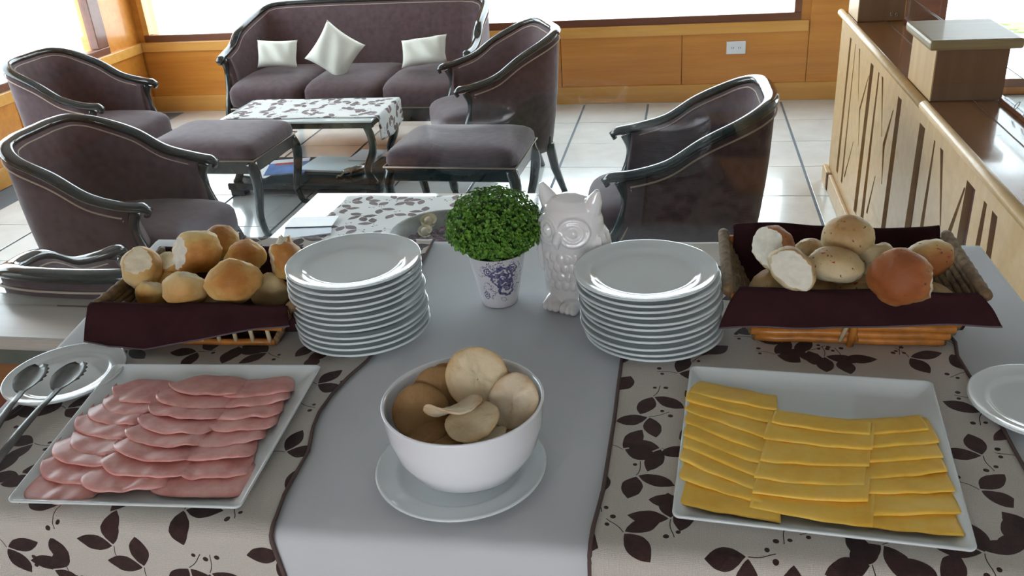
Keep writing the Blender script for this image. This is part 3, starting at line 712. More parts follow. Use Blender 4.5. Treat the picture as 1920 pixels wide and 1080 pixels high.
def cracker(px, z, r, nrm_s, mat, lab, curl=0, curl_ang=0, seed=0, holes=True, squash=1, loc=None):
    rn = random.Random(seed); n = 48; rings = [0, .1, .2, .3, .4, .5, .6, .7, .78, .86, .93, .985, 1.0]
    V = []; Fc = []
    def h(x, y):
        ca, sa = math.cos(curl_ang), math.sin(curl_ang); u = (x*ca+y*sa)/r; q = .0045*noise.noise(Vector((x*42+seed, y*42, 0)))+.0012*noise.noise(Vector((x*160+seed, y*160, 0)))
        q += curl*r*(u*u)+ (curl*.5*r*(u**3))
        return q
    hl = [(rn.uniform(-.6, .6)*r, rn.uniform(-.6, .6)*r) for _ in range(12)] if holes else []
    for side in (0, 1):
        for ri in rings:
            for j in range(n):
                a = 2*PI*j/n; R = r*ri*(1+.018*math.sin(3*a+seed)+.012*noise.noise(Vector((math.cos(a)*3, math.sin(a)*3, seed)))); x = R*math.cos(a); y = R*math.sin(a)*squash
                th = .0028*math.sqrt(max(0, 1-ri**14)); z_ = h(x, y)+(th if side == 0 else -th)
                if side == 0:
                    for (a0, b0) in hl:
                        d = math.hypot(x-a0, y-b0)
                        if d < .006: z_ -= .0036*(1-d/.006)
                V.append(Vector((x, y, z_)))
    k = len(rings)
    for side in (0, 1):
        o_ = side*k*n
        for i in range(k-1):
            for j in range(n):
                q = [o_+i*n+j, o_+i*n+(j+1) % n, o_+(i+1)*n+(j+1) % n, o_+(i+1)*n+j]; Fc.append(q[::-1] if side == 0 else q)
    m = MB(); m.add(V, Fc); o = m.build('round_cracker', mat, None, True)
    N = (rt*nrm_s[0]-dn*nrm_s[1]-fw*nrm_s[2]).normalized(); o.rotation_euler = N.to_track_quat('Z', 'Y').to_euler()
    o.location = loc if loc else at(*px, z); tag(o, lab, 'cracker', 'crackers in the white bowl'); return o
cracker((893, 707), .893, .0475, (.05, .25, 1), mc_p, 'largest pale round cracker standing at the back of the bowl', .02, 0, 1)
cracker((962, 752), .874, .041, (-.45, .35, 1), mc_e, 'pale cracker with fork holes leaning on the right bowl wall', .03, .5, 2, squash=1.05)
cracker((822, 737), .872, .041, (.3, .25, 1), mc_b, 'upper brown cracker at the left of the bowl', .0, 0, 3, False)
cracker((790, 772), .862, .044, (.25, .35, 1), mc_b, 'lower brown cracker at the left of the bowl', .0, 0, 4, False)
cracker((852, 770), .876, .045, (-.25, .94, .05), mc_e, 'narrow toasted cracker curled edge-on in the bowl middle', .34, .4, 5, False, .8)
cracker((887, 789), .872, .048, (-.22, .75, .42), mc_p, 'pale folded cracker lying in the front of the bowl', .16, 1.2, 6, False, .85)
cracker((905, 812), .848, .036, (-.12, .95, .2), mc_p, 'pale cracker touching the front rim of the bowl', .02, 0, 7, False)
cracker((835, 728), .866, .040, (-.2, .3, 1), mc_b, 'brown cracker mostly hidden between the left ones and the largest', 0, 0, 8, False)
cracker((930, 735), .868, .040, (.3, .3, 1), mc_b, 'brown cracker hidden behind the largest one', 0, 0, 9, False)
lo = ['near the left', 'at the centre', 'near the right', 'at the back', 'at the front']
for k, (dx, dy, z) in enumerate([(-.045, -.01, .82), (.0, .0, .835), (.05, .01, .828), (.0, .05, .825), (.01, -.055, .832), (-.055, -.03, .84), (-.03, -.055, .842)]):
    cracker(None, 0, .042, (random.uniform(-.3, .3), 1, .4+random.uniform(0, .3)), mc_b, 'brown cracker deep in the bowl %s, mostly covered' % (lo+['below the lower brown cracker', 'under the front rim at the left'])[k], 0, 0, 20+k, False, loc=Vector((-.318+dx, 1.072+dy, z)))

# ---- square platters
def platter(name, corners, lab, zt=.0235):
    A, B, C, D = [Vector((c.x, c.y)) for c in corners]  # BL(front left) FR BR TL
    prof = [(0, .0055), (.5, .0055), (.80, .0055), (.86, .007), (.93, .0135), (.975, .019), (.99, .0205), (1.0, .0195), (.997, .0165), (.93, .009), (.85, .0025), (.78, 0), (.75, 0), (.73, .002), (0, .002)]
    OUT = []; cr = .055
    for qd, (sx, sy) in enumerate([(1, 1), (-1, 1), (-1, -1), (1, -1)]):
        for i in range(9): a = PI/2*(qd+i/8); OUT.append((sx*(1-cr)+cr*math.cos(a), sy*(1-cr)+cr*math.sin(a)))
        nx_ = [(-1, 1), (-1, -1), (1, -1), (1, 1)][qd]; e0 = OUT[-1]; e1_ = (nx_[0]*(1-cr)+cr*math.cos(PI/2*(qd+1)), nx_[1]*(1-cr)+cr*math.sin(PI/2*(qd+1)))
        for i in range(1, 8): OUT.append((e0[0]+(e1_[0]-e0[0])*i/8, e0[1]+(e1_[1]-e0[1])*i/8))
    n = len(OUT); V = []
    for r, z in prof:
        for j in range(n):
            x2, y2 = OUT[j]
            u = (x2*r+1)/2; v = (y2*r+1)/2
            p = A.lerp(B, u).lerp(D.lerp(C, u), v); V.append(Vector((p.x, p.y, z)))
    Fc = [[i*n+j, i*n+(j+1) % n, (i+1)*n+(j+1) % n, (i+1)*n+j] for i in range(len(prof)-1) for j in range(n)]
    m = MB(); m.add(V, Fc); o = m.build(name, m_cer, None, True); o.location.z = RZ; return tag(o, lab, 'platter')
platter('serving_platter', [at(10, 940, .774), at(450, 952, .774), at(604, 684, .774), at(215, 682, .774)], 'square white platter holding the sliced ham')
platter('serving_platter', [at(1259, 968, .774), at(1835, 1034, .774), at(1748, 714, .774), at(1294, 685, .774)], 'square white platter holding the sliced cheese')
PZ = RZ+.0055

def food_mat(name, c1, c2, c3, rough, sss, sc, edge=None):
    m, t, b = base_mat(name, c1, rough, .4, sss=sss); c = coords(t); n = t.noise(c, sc, 5, .6); n2 = t.noise(c, sc*5, 3, .6)
    t.put(b.inputs['Base Color'], t.ramp(t.m('ADD', t.m('MULTIPLY', n, .75), t.m('MULTIPLY', n2, .25)), [(.33, c3), (.5, c1), (.66, c2)]))
    t.put(b.inputs['Normal'], t.bump(n2, .15, .001)); return m
m_ham = food_mat('cooked_ham', (.70, .34, .31), (.76, .44, .39), (.60, .25, .225), .40, .25, 22)
m_cheese = food_mat('yellow_cheese', (.90, .56, .085), (.93, .62, .14), (.84, .47, .05), .5, .25, 14)
def slice_(name, pl, pr, L, zf, zb, th, mat, lab, group, cat, sag=0, rnd_=False, ruff=.0, seed=0, lift=(0, 0), bkd=None):
    ns = 30; V = []; Fc = []; pl = Vector((pl.x, pl.y)); pr = Vector((pr.x, pr.y)); ax = pr-pl; W = ax.length; ax.normalize(); bk = Vector((-ax.y, ax.x))
    if bkd is not None: bk = Vector((bkd.x, bkd.y)).normalized()
    # closed U-fold profile: (distance behind the fold 0..1, height 0..1)
    half = [(1, 0), (.75, 0), (.5, 0), (.25, 0), (.09, .0), (.03, .12), (.0, .5), (.03, .88), (.09, 1.0), (.25, 1.02), (.5, 1.0), (.75, .9), (1, .6)]
    m_ = len(half)
    for i in range(ns+1):
        s = i/ns; e = 2*s-1
        fx = sag*(1-e*e)
        if rnd_: rb_ = math.sqrt(max(0, 1-abs(e)**(3.2 if e < 0 else 9))); back = L*(.35+.65*rb_); fr = -fx+ (1-rb_)*L*.42*(1 if s < .5 else .15)
        else: back = L; fr = -fx
        fr += .0025*noise.noise(Vector((s*4, seed*3.1, 0)))*(1 if not rnd_ else 1.6)
        thk = th*(1+.35*noise.noise(Vector((s*3, seed*1.7, 5))))*(max(.25, math.sqrt(max(0, 1-abs(e)**6))) if rnd_ else 1)
        for (d, hh) in half:
            dist = fr+d*(back-fr if rnd_ else back)
            zz = zf+(zb-zf)*min(1, max(0, d))+lift[0]*(1-s)+lift[1]*s
            zz += hh*thk+ruff*noise.noise(Vector((s*5+seed, d*1.2, seed*.7)))*(1-d*.5)
            p = pl+ax*(s*W)+bk*dist
            V.append(Vector((p.x, p.y, zz)))
    for i in range(ns):
        for k in range(m_): Fc.append([i*m_+k, (i+1)*m_+k, (i+1)*m_+(k+1) % m_, i*m_+(k+1) % m_])
    Fc += [list(range(m_)), [ns*m_+k for k in range(m_)][::-1]]
    m = MB(); m.add(V, Fc); o = m.build(name, mat, None, True); tag(o, lab, cat, group); return o
rown = ['farthest back', 'second from the back', 'third from the back', 'fourth from the back', 'fifth from the back', 'sixth from the back', 'seventh from the back', 'eighth from the back', 'ninth from the back']
def hp(x, y): return (x/2.348, 620+y/2.348)
hamcols = [('left', [(460, 268), (415, 318), (350, 362), (292, 408), (270, 470), (188, 520), (135, 590), (55, 688)], [(740, 312), (700, 358), (665, 405), (600, 470), (560, 540), (500, 590), (450, 655), (395, 718)], .020, 0),
           ('right', [(930, 300), (915, 345), (900, 398), (870, 445), (810, 515), (770, 580), (740, 645), (610, 700)], [(1280, 268), (1262, 308), (1230, 366), (1198, 425), (1150, 480), (1108, 548), (1085, 620), (1065, 706)], .006, .0),
           ('middle', [(716, 272), (656, 328), (620, 374), (570, 436), (516, 484), (460, 548), (400, 618), (315, 692)], [(1040, 288), (985, 345), (955, 398), (915, 460), (860, 520), (815, 585), (800, 640), (720, 680)], .012, .005)]
for ci, (cn, ls, rs, sag, lf) in enumerate(hamcols):
    for k in range(8):
        z = PZ+.016
        last = k == 7; zf = PZ+(.004 if last else (.009 if k == 6 else .0135))+lf
        L = .088 if k else .075
        slice_('ham_slice', at(*hp(*ls[k]), z), at(*hp(*rs[k]), z), L, zf, PZ+.0005+lf*.4, .0062, m_ham,
               'folded pink ham slice, %s in the %s row' % ('nearest the front' if last else rown[k], cn), 'ham slices on the left platter', 'ham slice', sag, True, .005, ci*20+k, lift=((.004, 0) if cn == 'middle' else (0, .0)))
def c5(x, y): return (1250+x/3.374, 680+y/3.374)
def c3(x, y): return (1100+x/2.341, 640+y/2.341)
left = [((150, 190), (700, 300)), ((118, 240), (690, 385)), ((112, 300), (690, 495)), ((112, 378), (670, 585)), ((105, 460), (660, 665)), ((102, 535), (655, 748)), ((80, 615), (650, 838)), ((68, 720), (640, 905)), ((45, 872), (722, 1000))]
for k, (a, b_) in enumerate(left):
    z = PZ+.014; last = k == 8
    slice_('cheese_slice', at(*c5(*a), z), at(*c5(*b_), z), .085 if k else .06, PZ+(.0065 if last else (.009 if k == 7 else .0105)), PZ+.0005, .0058, m_cheese,
           'folded yellow cheese slice, %s in the left column' % ('nearest the front' if last else rown[k]), 'cheese slices on the right platter', 'cheese slice', .002, False, .0015, 40+k, bkd=at(*c5(150, 190), z)-at(*c5(45, 872), z))
right = [((1180, 408), (1502, 388)), ((1180, 468), (1550, 442)), ((1180, 532), (1566, 508)), ((1180, 605), (1585, 572)), ((1180, 668), (1620, 658)), ((1180, 758), (1648, 748)), ((1180, 792), (1662, 848))]
for k, (a, b_) in enumerate(right):
    z = PZ+.014; last = k == 6
    slice_('cheese_slice', at(*c3(*a), z), at(*c3(*b_), z), .08 if k else .055, PZ+(.0065 if last else (.009 if k == 5 else .0105)), PZ+.0005, .0058, m_cheese,
           'folded yellow cheese slice, %s in the right column' % ('nearest the front' if last else rown[k]), 'cheese slices on the right platter', 'cheese slice', .002, False, .0015, 60+k, bkd=at(*c3(1480, 388), z)-at(*c3(1662, 848), z))
mid = [((812, 345), (1245, 402)), ((775, 415), (1256, 466)), ((762, 515), (1242, 536)), ((735, 592), (1220, 624)), ((728, 655), (1236, 694)), ((715, 705), (1258, 792))]
for k, (a, b_) in enumerate(mid):
    z = PZ+.022; last = k == 5
    slice_('cheese_slice', at(*c3(*a), z), at(*c3(*b_), z), .08 if k else .05, PZ+(.0095 if last else .015), PZ+.0075, .006, m_cheese,
           'folded yellow cheese slice, %s in the middle column' % ('nearest the front' if last else rown[k]), 'cheese slices on the right platter', 'cheese slice', .005, False, .002, 80+k, bkd=at(*c3(812, 345), z)-at(*c3(715, 705), z))

# ---- serving tongs: two hinged arms
tg = empty('serving_tongs', (-1.08, 1.10, .78), 0, 'dark steel serving tongs with toothed heads resting on the small plate', 'tongs')
def tong_arm(hx, hy, ex, ey, zt, mid_z):
    a = at(hx, hy, zt)-tg.location; e = at(ex, ey, RZ+.012)-tg.location
    d = (e-a).normalized(); side = d.cross(Vector((0, 0, 1))).normalized()
    V = []; Fc = []; n = 14; L = .084
    for i in range(n+1):
        f = i/n; wd = .029*math.sin(PI*(.12+.80*f))**.8*(1 if f > .05 else .6); c_ = a+d*(L*f)
        for j in range(7):
            s = (j/6*2-1); tooth = (.003 if (i % 2) else -.001) if (j == 0 and f < .75) else 0
            V.append(c_+side*s*(wd+tooth)+Vector((0, 0, .006*s*s-.001)))
    Fc = [[i*7+j, (i+1)*7+j, (i+1)*7+j+1, i*7+j+1] for i in range(n) for j in range(6)]
    o = mk('head', V, Fc, m_tong, tg); md = o.modifiers.new('thickness', 'SOLIDIFY'); md.thickness = .0015
    p0 = a+d*(L*.93); MB().tube([p0, p0.lerp(e, .3)+Vector((0, 0, .004)), p0.lerp(e, .6)+Vector((0, 0, .004)), e], [.0055, .006, .0075, .008], 8, sect=lambda c, s: (c*1.2, s*.5)).build('arm', m_tong, tg, True)
    return e
e1 = tong_arm(75, 686, -30, 838, .79, 0); e2 = tong_arm(150, 682, -12, 872, .792, 0)
MB().sphere(e1.lerp(e2, .5), .012, 10, 8).build('hinge', m_tong, tg, True)

# ---- plant in painted cup
pb = Vector((-.381, 1.643, TZ+.0005))
pt = empty('plant_pot', pb, 0, 'white cup-shaped pot painted with blue roses', 'plant pot')
def pot_mat():
    m, t, b = base_mat('blue_rose_transfer', (.74, .73, .77), .25, .5, coat=.3); c = coords(t); s = t.node('ShaderNodeSeparateXYZ'); t.l.new(c, s.inputs[0])
    ang = t.m('ARCTAN2', s.outputs[1], s.outputs[0])
    def blob(a0, z0, ra, rz):
        da = t.m('MULTIPLY', t.m('SUBTRACT', ang, a0), .055/ra); dz = t.m('MULTIPLY', t.m('SUBTRACT', s.outputs[2], z0), 1/rz)
        return t.m('SUBTRACT', 1, t.m('SQRT', t.m('ADD', t.m('MULTIPLY', da, da), t.m('MULTIPLY', dz, dz))))
    def rose(a0, z0, r):
        q = blob(a0, z0, r, r*1.05); nz = t.noise(c, 75, 3, .6)
        ring = t.m('SINE', t.m('MULTIPLY', t.m('ADD', q, t.m('MULTIPLY', nz, .9)), 17)); return t.m('MULTIPLY', t.m('GREATER_THAN', t.m('ADD', q, t.m('MULTIPLY', t.m('SUBTRACT', nz, .5), 1.1)), .18), t.m('GREATER_THAN', ring, -.25))
    f = t.m('MAXIMUM', rose(-1.18, .078, .036), rose(-1.0, .054, .028))
    f = t.m('MAXIMUM', f, rose(-1.72, .093, .012)); f = t.m('MAXIMUM', f, rose(-.80, .095, .017)); f = t.m('MAXIMUM', f, t.m('MULTIPLY', rose(-1.95, .033, .012), 1))
    n3 = t.noise(c, 160, 2, .5); vine = t.m('MULTIPLY', t.m('GREATER_THAN', blob(-1.2, .07, .055, .052), 0), t.m('LESS_THAN', t.m('ABSOLUTE', t.m('SUBTRACT', t.noise(c, 55, 3, .6), .46)), .014)); f = t.m('MAXIMUM', f, vine)
    speck = t.m('GREATER_THAN', n3, .74); f2 = t.m('MAXIMUM', f, speck)
    colr = t.ramp(t.noise(c, 220, 2), [(.35, (.05, .05, .13)), (.65, (.20, .20, .38))])
    t.put(b.inputs['Base Color'], t.mix(f2, (.74, .73, .77), colr)); return m
lathe_obj('cup', [(0, .002), (.034, .002), (.036, 0), (.0385, .002), (.042, .02), (.053, .075), (.0615, .117), (.063, .119), (.061, .120), (.058, .115), (.05, .075), (.038, .02), (0, .012)], pot_mat(), pt)
lathe_obj('foot', [(.0, -.0004), (.0365, -.0004), (.0385, .001), (.038, .0025), (.0, .0025)], simple('foot_ring', (.25, .25, .27), .6), pt)
def leafy():
    m, t, b = base_mat('young_leaf_green', (.10, .24, .03), .45, .4); n = t.noise(coords(t), 60, 3)
    t.put(b.inputs['Base Color'], t.ramp(n, [(.3, (.045, .13, .012)), (.5, (.095, .235, .022)), (.72, (.20, .40, .05))])); return m
m_leafg = leafy()
bush = empty('leafy_plant', pb+Vector((0, 0, .11)), 0, 'dense rounded green leafy plant growing in the painted pot', 'plant')
rnd = random.Random(5); V = []; Fc = []; SV = MB()
cz = .080
for k in range(5200):
    u = rnd.uniform(-1, 1); a = rnd.random()*2*PI; s_ = math.sqrt(1-u*u); d = Vector((s_*math.cos(a), s_*math.sin(a), u))
    rad = rnd.uniform(.82, 1.0)+.06*noise.noise(d*3.2)+(.05 if rnd.random() < .05 else 0)
    p = Vector((d.x*.100*rad, d.y*.100*rad, cz-.02+d.z*(.082 if d.z > 0 else .058)*rad))
    if p.z < -.005: continue
    nrm_ = (d+Vector((rnd.uniform(-.7, .7), rnd.uniform(-.7, .7), rnd.uniform(-.3, .9)))).normalized(); q = nrm_.to_track_quat('Z', 'Y').to_matrix(); q = q @ Matrix.Rotation(rnd.random()*6.28, 3, 'Z')
    L = rnd.uniform(.0028, .0052); w_ = L*.72; i = len(V)
    for v in [(-L, 0, .001), (-.3*L, -w_, .0012), (.6*L, -w_*.7, .001), (L, 0, .0), (.6*L, w_*.7, .001), (-.3*L, w_, .0012), (0, 0, -.0006)]: V.append(p+q@Vector(v))
    Fc += [[i+6, i+j, i+(j+1) % 6] for j in range(6)]
fo = mk('foliage', V, Fc, m_leafg, bush, False); fo['kind'] = 'stuff'
for k in range(70):
    a = rnd.random()*2*PI; r_ = math.sqrt(rnd.random()); e = Vector((math.cos(a)*.085*r_, math.sin(a)*.085*r_, .08+.05*(1-r_)))
    SV.tube([(e.x*.35, e.y*.35, -.01), (e.x*.7, e.y*.7, .04), e], .0008, 4)
so = SV.build('stems', simple('stem_green', (.16, .26, .06), .6), bush, False); so['kind'] = 'stuff'
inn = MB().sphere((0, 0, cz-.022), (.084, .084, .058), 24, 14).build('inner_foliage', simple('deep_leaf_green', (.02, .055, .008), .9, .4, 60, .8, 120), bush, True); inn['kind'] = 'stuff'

# ---- ceramic owl (one glazed body, remeshed so its forms flow together)
def owl():
    def sy(x, z):
        r = interp([(0, .056), (.012, .062), (.05, .064), (.09, .066), (.125, .068), (.16, .070), (.19, .068), (.215, .058), (.232, .04)], z); return -.8*math.sqrt(max(.0001, r*r-(x/.98)**2))
    ow = MB()
    prof = [(0, 0), (.056, 0), (.062, .012), (.064, .05), (.066, .09), (.068, .125), (.070, .16), (.068, .19), (.058, .215), (.04, .232), (.015, .239), (0, .24)]
    V, Fc = lathe(prof, 40); ow.add([Vector((v.x*.98, v.y*.80, v.z)) for v in V], Fc)
    for s in (-1, 1):
        ow.tube([(s*.040, .0, .205), (s*.056, -.004, .235), (s*.064, -.006, .257)], [.024, .016, .005], 12)      # ear tufts
        ow.sphere((s*.058, .008, .115), (.020, .042, .066), 18, 12)                                            # wings
        for k in range(3): ow.tube([(s*.071, -.016+.018*k, .165), (s*.0765, -.014+.016*k, .12), (s*.071, -.006+.012*k, .075)], [.003, .0045, .002], 8)
        for k in range(3): ow.sphere((s*(.020+.0)+(k-1)*.012, -.058, .012), (.0085, .018, .012), 12, 8)       # toes
        ow.sphere((s*.022, -.042, .016), (.022, .022, .016), 14, 8)
        ex, ez = s*.029, .176
        for rr_, tt in ((.027, .0046), (.0185, .0034)):
            ow.tube([(ex+rr_*math.cos(a*PI/14), sy(ex+rr_*math.cos(a*PI/14), ez+rr_*math.sin(a*PI/14))-.001, ez+rr_*math.sin(a*PI/14)) for a in range(29)], tt, 8, cap=False)
        ow.sphere((ex, sy(ex, ez), ez), (.010, .006, .010), 14, 10)
    ow.tube([(0, -.054, .172), (0, -.067, .158), (0, -.062, .142)], [.010, .009, .003], 10)                   # beak
    for r_ in range(4):
        for c_ in range(-2, 3):
            x = (c_+(.5 if r_ % 2 else 0))*.016
            if abs(x) < .04: ow.sphere((x, sy(x, .118-.020*r_), .118-.020*r_), (.0085, .0045, .010), 10, 6)   # breast feathers
    o = ow.build('ceramic_owl', m_owlcer, None, True)
    md = o.modifiers.new('fuse', 'REMESH'); md.mode = 'VOXEL'; md.voxel_size = .0022; md.use_smooth_shade = True
    sm = o.modifiers.new('soften', 'SMOOTH'); sm.factor = .5; sm.iterations = 3
    o.location = (-.222, 1.652, TZ+.0005); o.rotation_euler = (0, 0, -.38); tag(o, 'white glazed ceramic owl standing between the plant and the right plates', 'owl figurine'); return o
owl()

# ---- bread baskets
def basket(name, x0, x1, y0, y1, zr, rz, lab, style, ty=.012):
    cx, cy = (x0+x1)/2, (y0+y1)/2; hx, hy = (x1-x0)/2, (y1-y0)/2; r = empty(name, (cx, cy, RZ), rz, lab, 'basket'); hz = zr-RZ; tp = .055; rn = random.Random(2)
    MB().box(-hx+tp, hx-tp, -hy+ty, hy-ty, .001, .008, .002).build('basket_base', m_reedk, r)
    rows = 7 if style == 0 else 7
    for sy in (-1, 1):
        for k in range(rows):
            if style == 1 and 1 <= k <= 2: continue
            f = (k+.5)/rows; rr_ = hz/rows*.54; yy = sy*(hy-ty*(1-f)); xx = hx-tp*(1-f)
            P = [(-xx+2*xx*i/8, yy+.0015*rn.uniform(-1, 1), .004+f*(hz-.006)+.001*rn.uniform(-1, 1)) for i in range(9)]
            MB().tube(P, rr_, 8).build('reed', m_reed, r, True)
    for sx in (-1, 1):
        for k in range(9):
            f = (k+.5)/9; xx = sx*(hx-tp*(1-f)); yy = hy-ty*(1-f)
            P = [(xx+.002*math.sin(i*2.4+k*PI), -yy+2*yy*i/14, .004+f*(hz-.004)) for i in range(15)]
            MB().tube(P, hz/9*.62, 8).build('seagrass_rope', m_reedk, r, True)
        P = [(sx*(hx+.002), -hy+2*hy*i/24, hz+.003+.0015*math.sin(i*2.5)) for i in range(25)]
        MB().tube(P, .011, 10).build('rim_roll', m_reedk, r, True)
    if style == 0:
        for s in (-1, 1): MB().tube([(-.012*s, -hy-.003, hz*.9), (0.004*s, -hy-.004, hz*.5), (.014*s, -hy+.002, hz*.12)], .004, 6).build('raffia_tie', m_straw if s < 0 else m_reed, r, True)
        MB().tube([(.006, -hy-.003, hz*.95), (.006, -hy+.0, hz*.3), (.004, -hy+.008, .0)], .007, 8).build('tie_post', m_reed, r, True)
    else:
        for k in range(9):
            x = -hx+.06+k*(2*hx-.12)/8; MB().tube([(x, -hy+.010, .008), (x, -hy+.006, hz*.55)], .0045, 6).build('stake', m_straw, r, True)
    return r, hx, hy, hz, tp
def napkin(r, hx, hy, hz, name, lab, flap, bumps, xl, xr, backz, flapx=None):
    # profile across the basket from the front flap tip to the back rim
    nx = 60
    def prof(fl, bz):
        return [(-hy-.024-fl*.22, hz-fl), (-hy-.020-fl*.12, hz-fl*.55), (-hy-.014, hz-.006), (-hy-.006, hz+.007), (-hy+.008, hz+.004), (-hy+.020, hz*.7), (-hy+.036, hz*.3), (-hy+.06, .016), (0, .014), (hy-.06, .016), (hy-.036, hz*.35), (hy-.02, hz*.75), (hy-.006, hz+.006+bz*.5), (hy+.006, hz+.008+bz), (hy+.016, hz+bz*.6)]
    V = []; m = 0
    for i in range(nx+1):
        s = i/nx; fl = flap(s); bz = backz(s); P = catmull([(0, a, b_) for a, b_ in prof(fl, bz)], 4); m = len(P)
        for k, p in enumerate(P):
            x = -hx+xl+(2*hx-xl-xr)*s
            ft = max(0, 1-k/14)
            x += (s-.5)*2*ft*(flapx if flapx is not None else .02)
            y = p.y+.003*math.sin(s*17+k*.3)*ft+bumps*noise.noise(Vector((s*5, k*.12, 1)))
            z = p.z+.002*math.sin(s*11+k*.5)
            taper = .86 if .0 < (k/m) and abs(p.y) < hy-.05 and p.z < hz*.5 else 1
            V.append(Vector((x*taper, y, max(z, .010))))
    Fc = [[i*m+k, (i+1)*m+k, (i+1)*m+k+1, i*m+k+1] for i in range(nx) for k in range(m-1)]
    o = mk(name, V, Fc, m_napkin, None, True); o.location = r.location; o.rotation_euler = r.rotation_euler
    md = o.modifiers.new('thickness', 'SOLIDIFY'); md.thickness = .002; md.offset = 0
    MB().tube([V[i*m]+Vector((0, -.0005, 0)) for i in range(nx+1)], .0018, 6).build('hem', m_hem, o, True)
    tag(o, lab, 'napkin'); return o
br, hx, hy, hz, tp = basket('bread_basket', .085, .515, 1.482, 1.755, .862, .0, 'rectangular wicker basket of speckled rolls at the right', 0)
napkin(br, hx, hy, hz, 'basket_napkin', 'dark plum napkin lining the right bread basket, corner jutting right', lambda s: .055-.020*s, .004, .018, .012, lambda s: .010+.006*math.sin(s*7), .036)
bl_, hx, hy, hz, tp = basket('bread_basket', -1.150, -.745, 1.395, 1.665, .846, .035, 'wicker basket of golden rolls at the left, mostly hidden by its napkin', 1)
napkin(bl_, hx, hy, hz, 'basket_napkin', 'dark plum napkin folded over the front of the left bread basket', lambda s: .070-.052*max(0, s-.3)/.7-.012*max(0, .12-s)/.12, .004, -.014, .005, lambda s: .0, .012)

# ---- bread rolls
def bread_mat(name, pale, gold, brown, specks, b0=.62):
    m, t, b = base_mat(name, gold, .6, .35, sss=.15); tc_ = t.node('ShaderNodeTexCoord'); s = t.node('ShaderNodeSeparateXYZ'); t.l.new(tc_.outputs['Generated'], s.inputs[0])
    n = t.noise(tc_.outputs['Object'], 22, 4, .6); f = t.m('ADD', s.outputs[2], t.m('MULTIPLY', t.m('SUBTRACT', n, .5), .7))
    col = t.ramp(f, [(.28, pale), (b0-.15, gold), (b0+.2, brown), (1.0, tuple(c*.85 for c in brown))])
    if specks:
        sp = t.m('GREATER_THAN', t.noise(tc_.outputs['Object'], 120, 2, .5), .70); col = t.mix(sp, col, (.12, .05, .03))
        sp2 = t.m('GREATER_THAN', t.noise(t.mapping(tc_.outputs['Object'], loc=(3, 1, 2)), 60, 2, .5), .735); col = t.mix(sp2, col, (.30, .06, .035))
    t.put(b.inputs['Base Color'], col); t.put(b.inputs['Normal'], t.bump(t.m('ADD', t.noise(tc_.outputs['Object'], 90, 3), t.m('MULTIPLY', t.noise(tc_.outputs['Object'], 28, 3), 1.6)), .45, .003)); return m
mb_g = bread_mat('golden_crust', (.72, .56, .28), (.66, .42, .14), (.46, .19, .04), False, .68)
mb_p = bread_mat('pale_crust', (.70, .55, .30), (.64, .44, .19), (.55, .30, .09), False, .75)
mb_r = bread_mat('speckled_crust', (.62, .50, .29), (.55, .36, .14), (.36, .13, .035), True)
mb_rp = bread_mat('pale_speckled_crust', (.62, .52, .33), (.55, .42, .22), (.42, .24, .09), True, .8)
mb_rd = bread_mat('dark_speckled_crust', (.62, .46, .24), (.48, .24, .08), (.33, .10, .028), True, .60)
m_crumb = simple('torn_crumb', (.72, .64, .47), .85, .10, 60, .9, 120)
m_crumbw = simple('white_crumb', (.74, .72, .62), .85, .08, 60, .8, 120)
def sw(v): return (rt*v[0]-dn*v[1]-fw*v[2]).normalized()
def roll(px, z, rad, up, tear, mat, lab, group, seed, crumb=m_crumb, pw=2.0, spike=False, lump=.10):
    bm = bmesh.new(); bmesh.ops.create_icosphere(bm, subdivisions=4, radius=1); R = sw(up).to_track_quat('Z', 'Y').to_matrix(); Ri = R.transposed()
    T = [(Ri@sw(n), d) for n, d in tear]; torn = set()
    for v in bm.verts:
        d = v.co.normalized(); q = (abs(d.x)**pw+abs(d.y)**pw+abs(d.z)**pw)**(-1/pw); p = d*q*(1+lump*noise.noise(d*1.7+Vector((seed*7.3, 0, 0)))+.05*noise.noise(d*4+Vector((0, seed*3, 0)))+.02*noise.noise(d*10+Vector((0, 0, seed))))
        if p.z < 0: p.z *= .8
        for tn, td in T:
            e = p.dot(tn)-td
            if e > 0: p -= tn*e*.95; p += tn*(.10*noise.noise(p*4+Vector((seed, 0, 0)))+.06*noise.noise(p*11)); torn.add(v.index)
        if spike and d.dot((Ri@sw((0, 1, 0)))) > .90: p += (Ri@sw((-.15, 1, 0)))*.42*(noise.noise(d*6+Vector((seed, 0, 0)))+.6)
        v.co = Vector((p.x*rad[0], p.y*rad[1], p.z*rad[2]))
    V = [v.co.copy() for v in bm.verts]; Fc = [[v.index for v in f.verts] for f in bm.faces]; fm = [1 if all(i in torn for i in q) else 0 for q in Fc]; bm.free()
    o = mk('bread_roll', V, Fc, mat, None, True, mats=[mat, crumb], fm=fm); o.location = at(*px, z); o.rotation_euler = R.to_euler(); tag(o, lab, 'bread roll', group); return o
GL = 'bread rolls in the left basket'; GR = 'speckled bread rolls in the right basket'
roll((264, 502), .875, (.044, .044, .042), (.8, .1, .3), [((.25, .5, 1), .72)], mb_p, 'pale roll with torn white face at the far left of the left basket', GL, 1)
roll((314, 497), .855, (.034, .034, .032), (.3, -.5, .3), [((.0, .6, 1), .6)], mb_p, 'small torn roll wedged behind the far-left one', GL, 2)
roll((368, 470), .90, (.052, .046, .044), (.35, -.75, .45), [((-.75, -.1, .8), .74)], mb_g, 'large roll with torn left end and browned underside, top of the left heap', GL, 3, m_crumbw, 2.3)
roll((414, 456), .873, (.043, .040, .036), (.0, .4, .7), [], mb_g, 'round golden roll behind the large torn one', GL, 4)
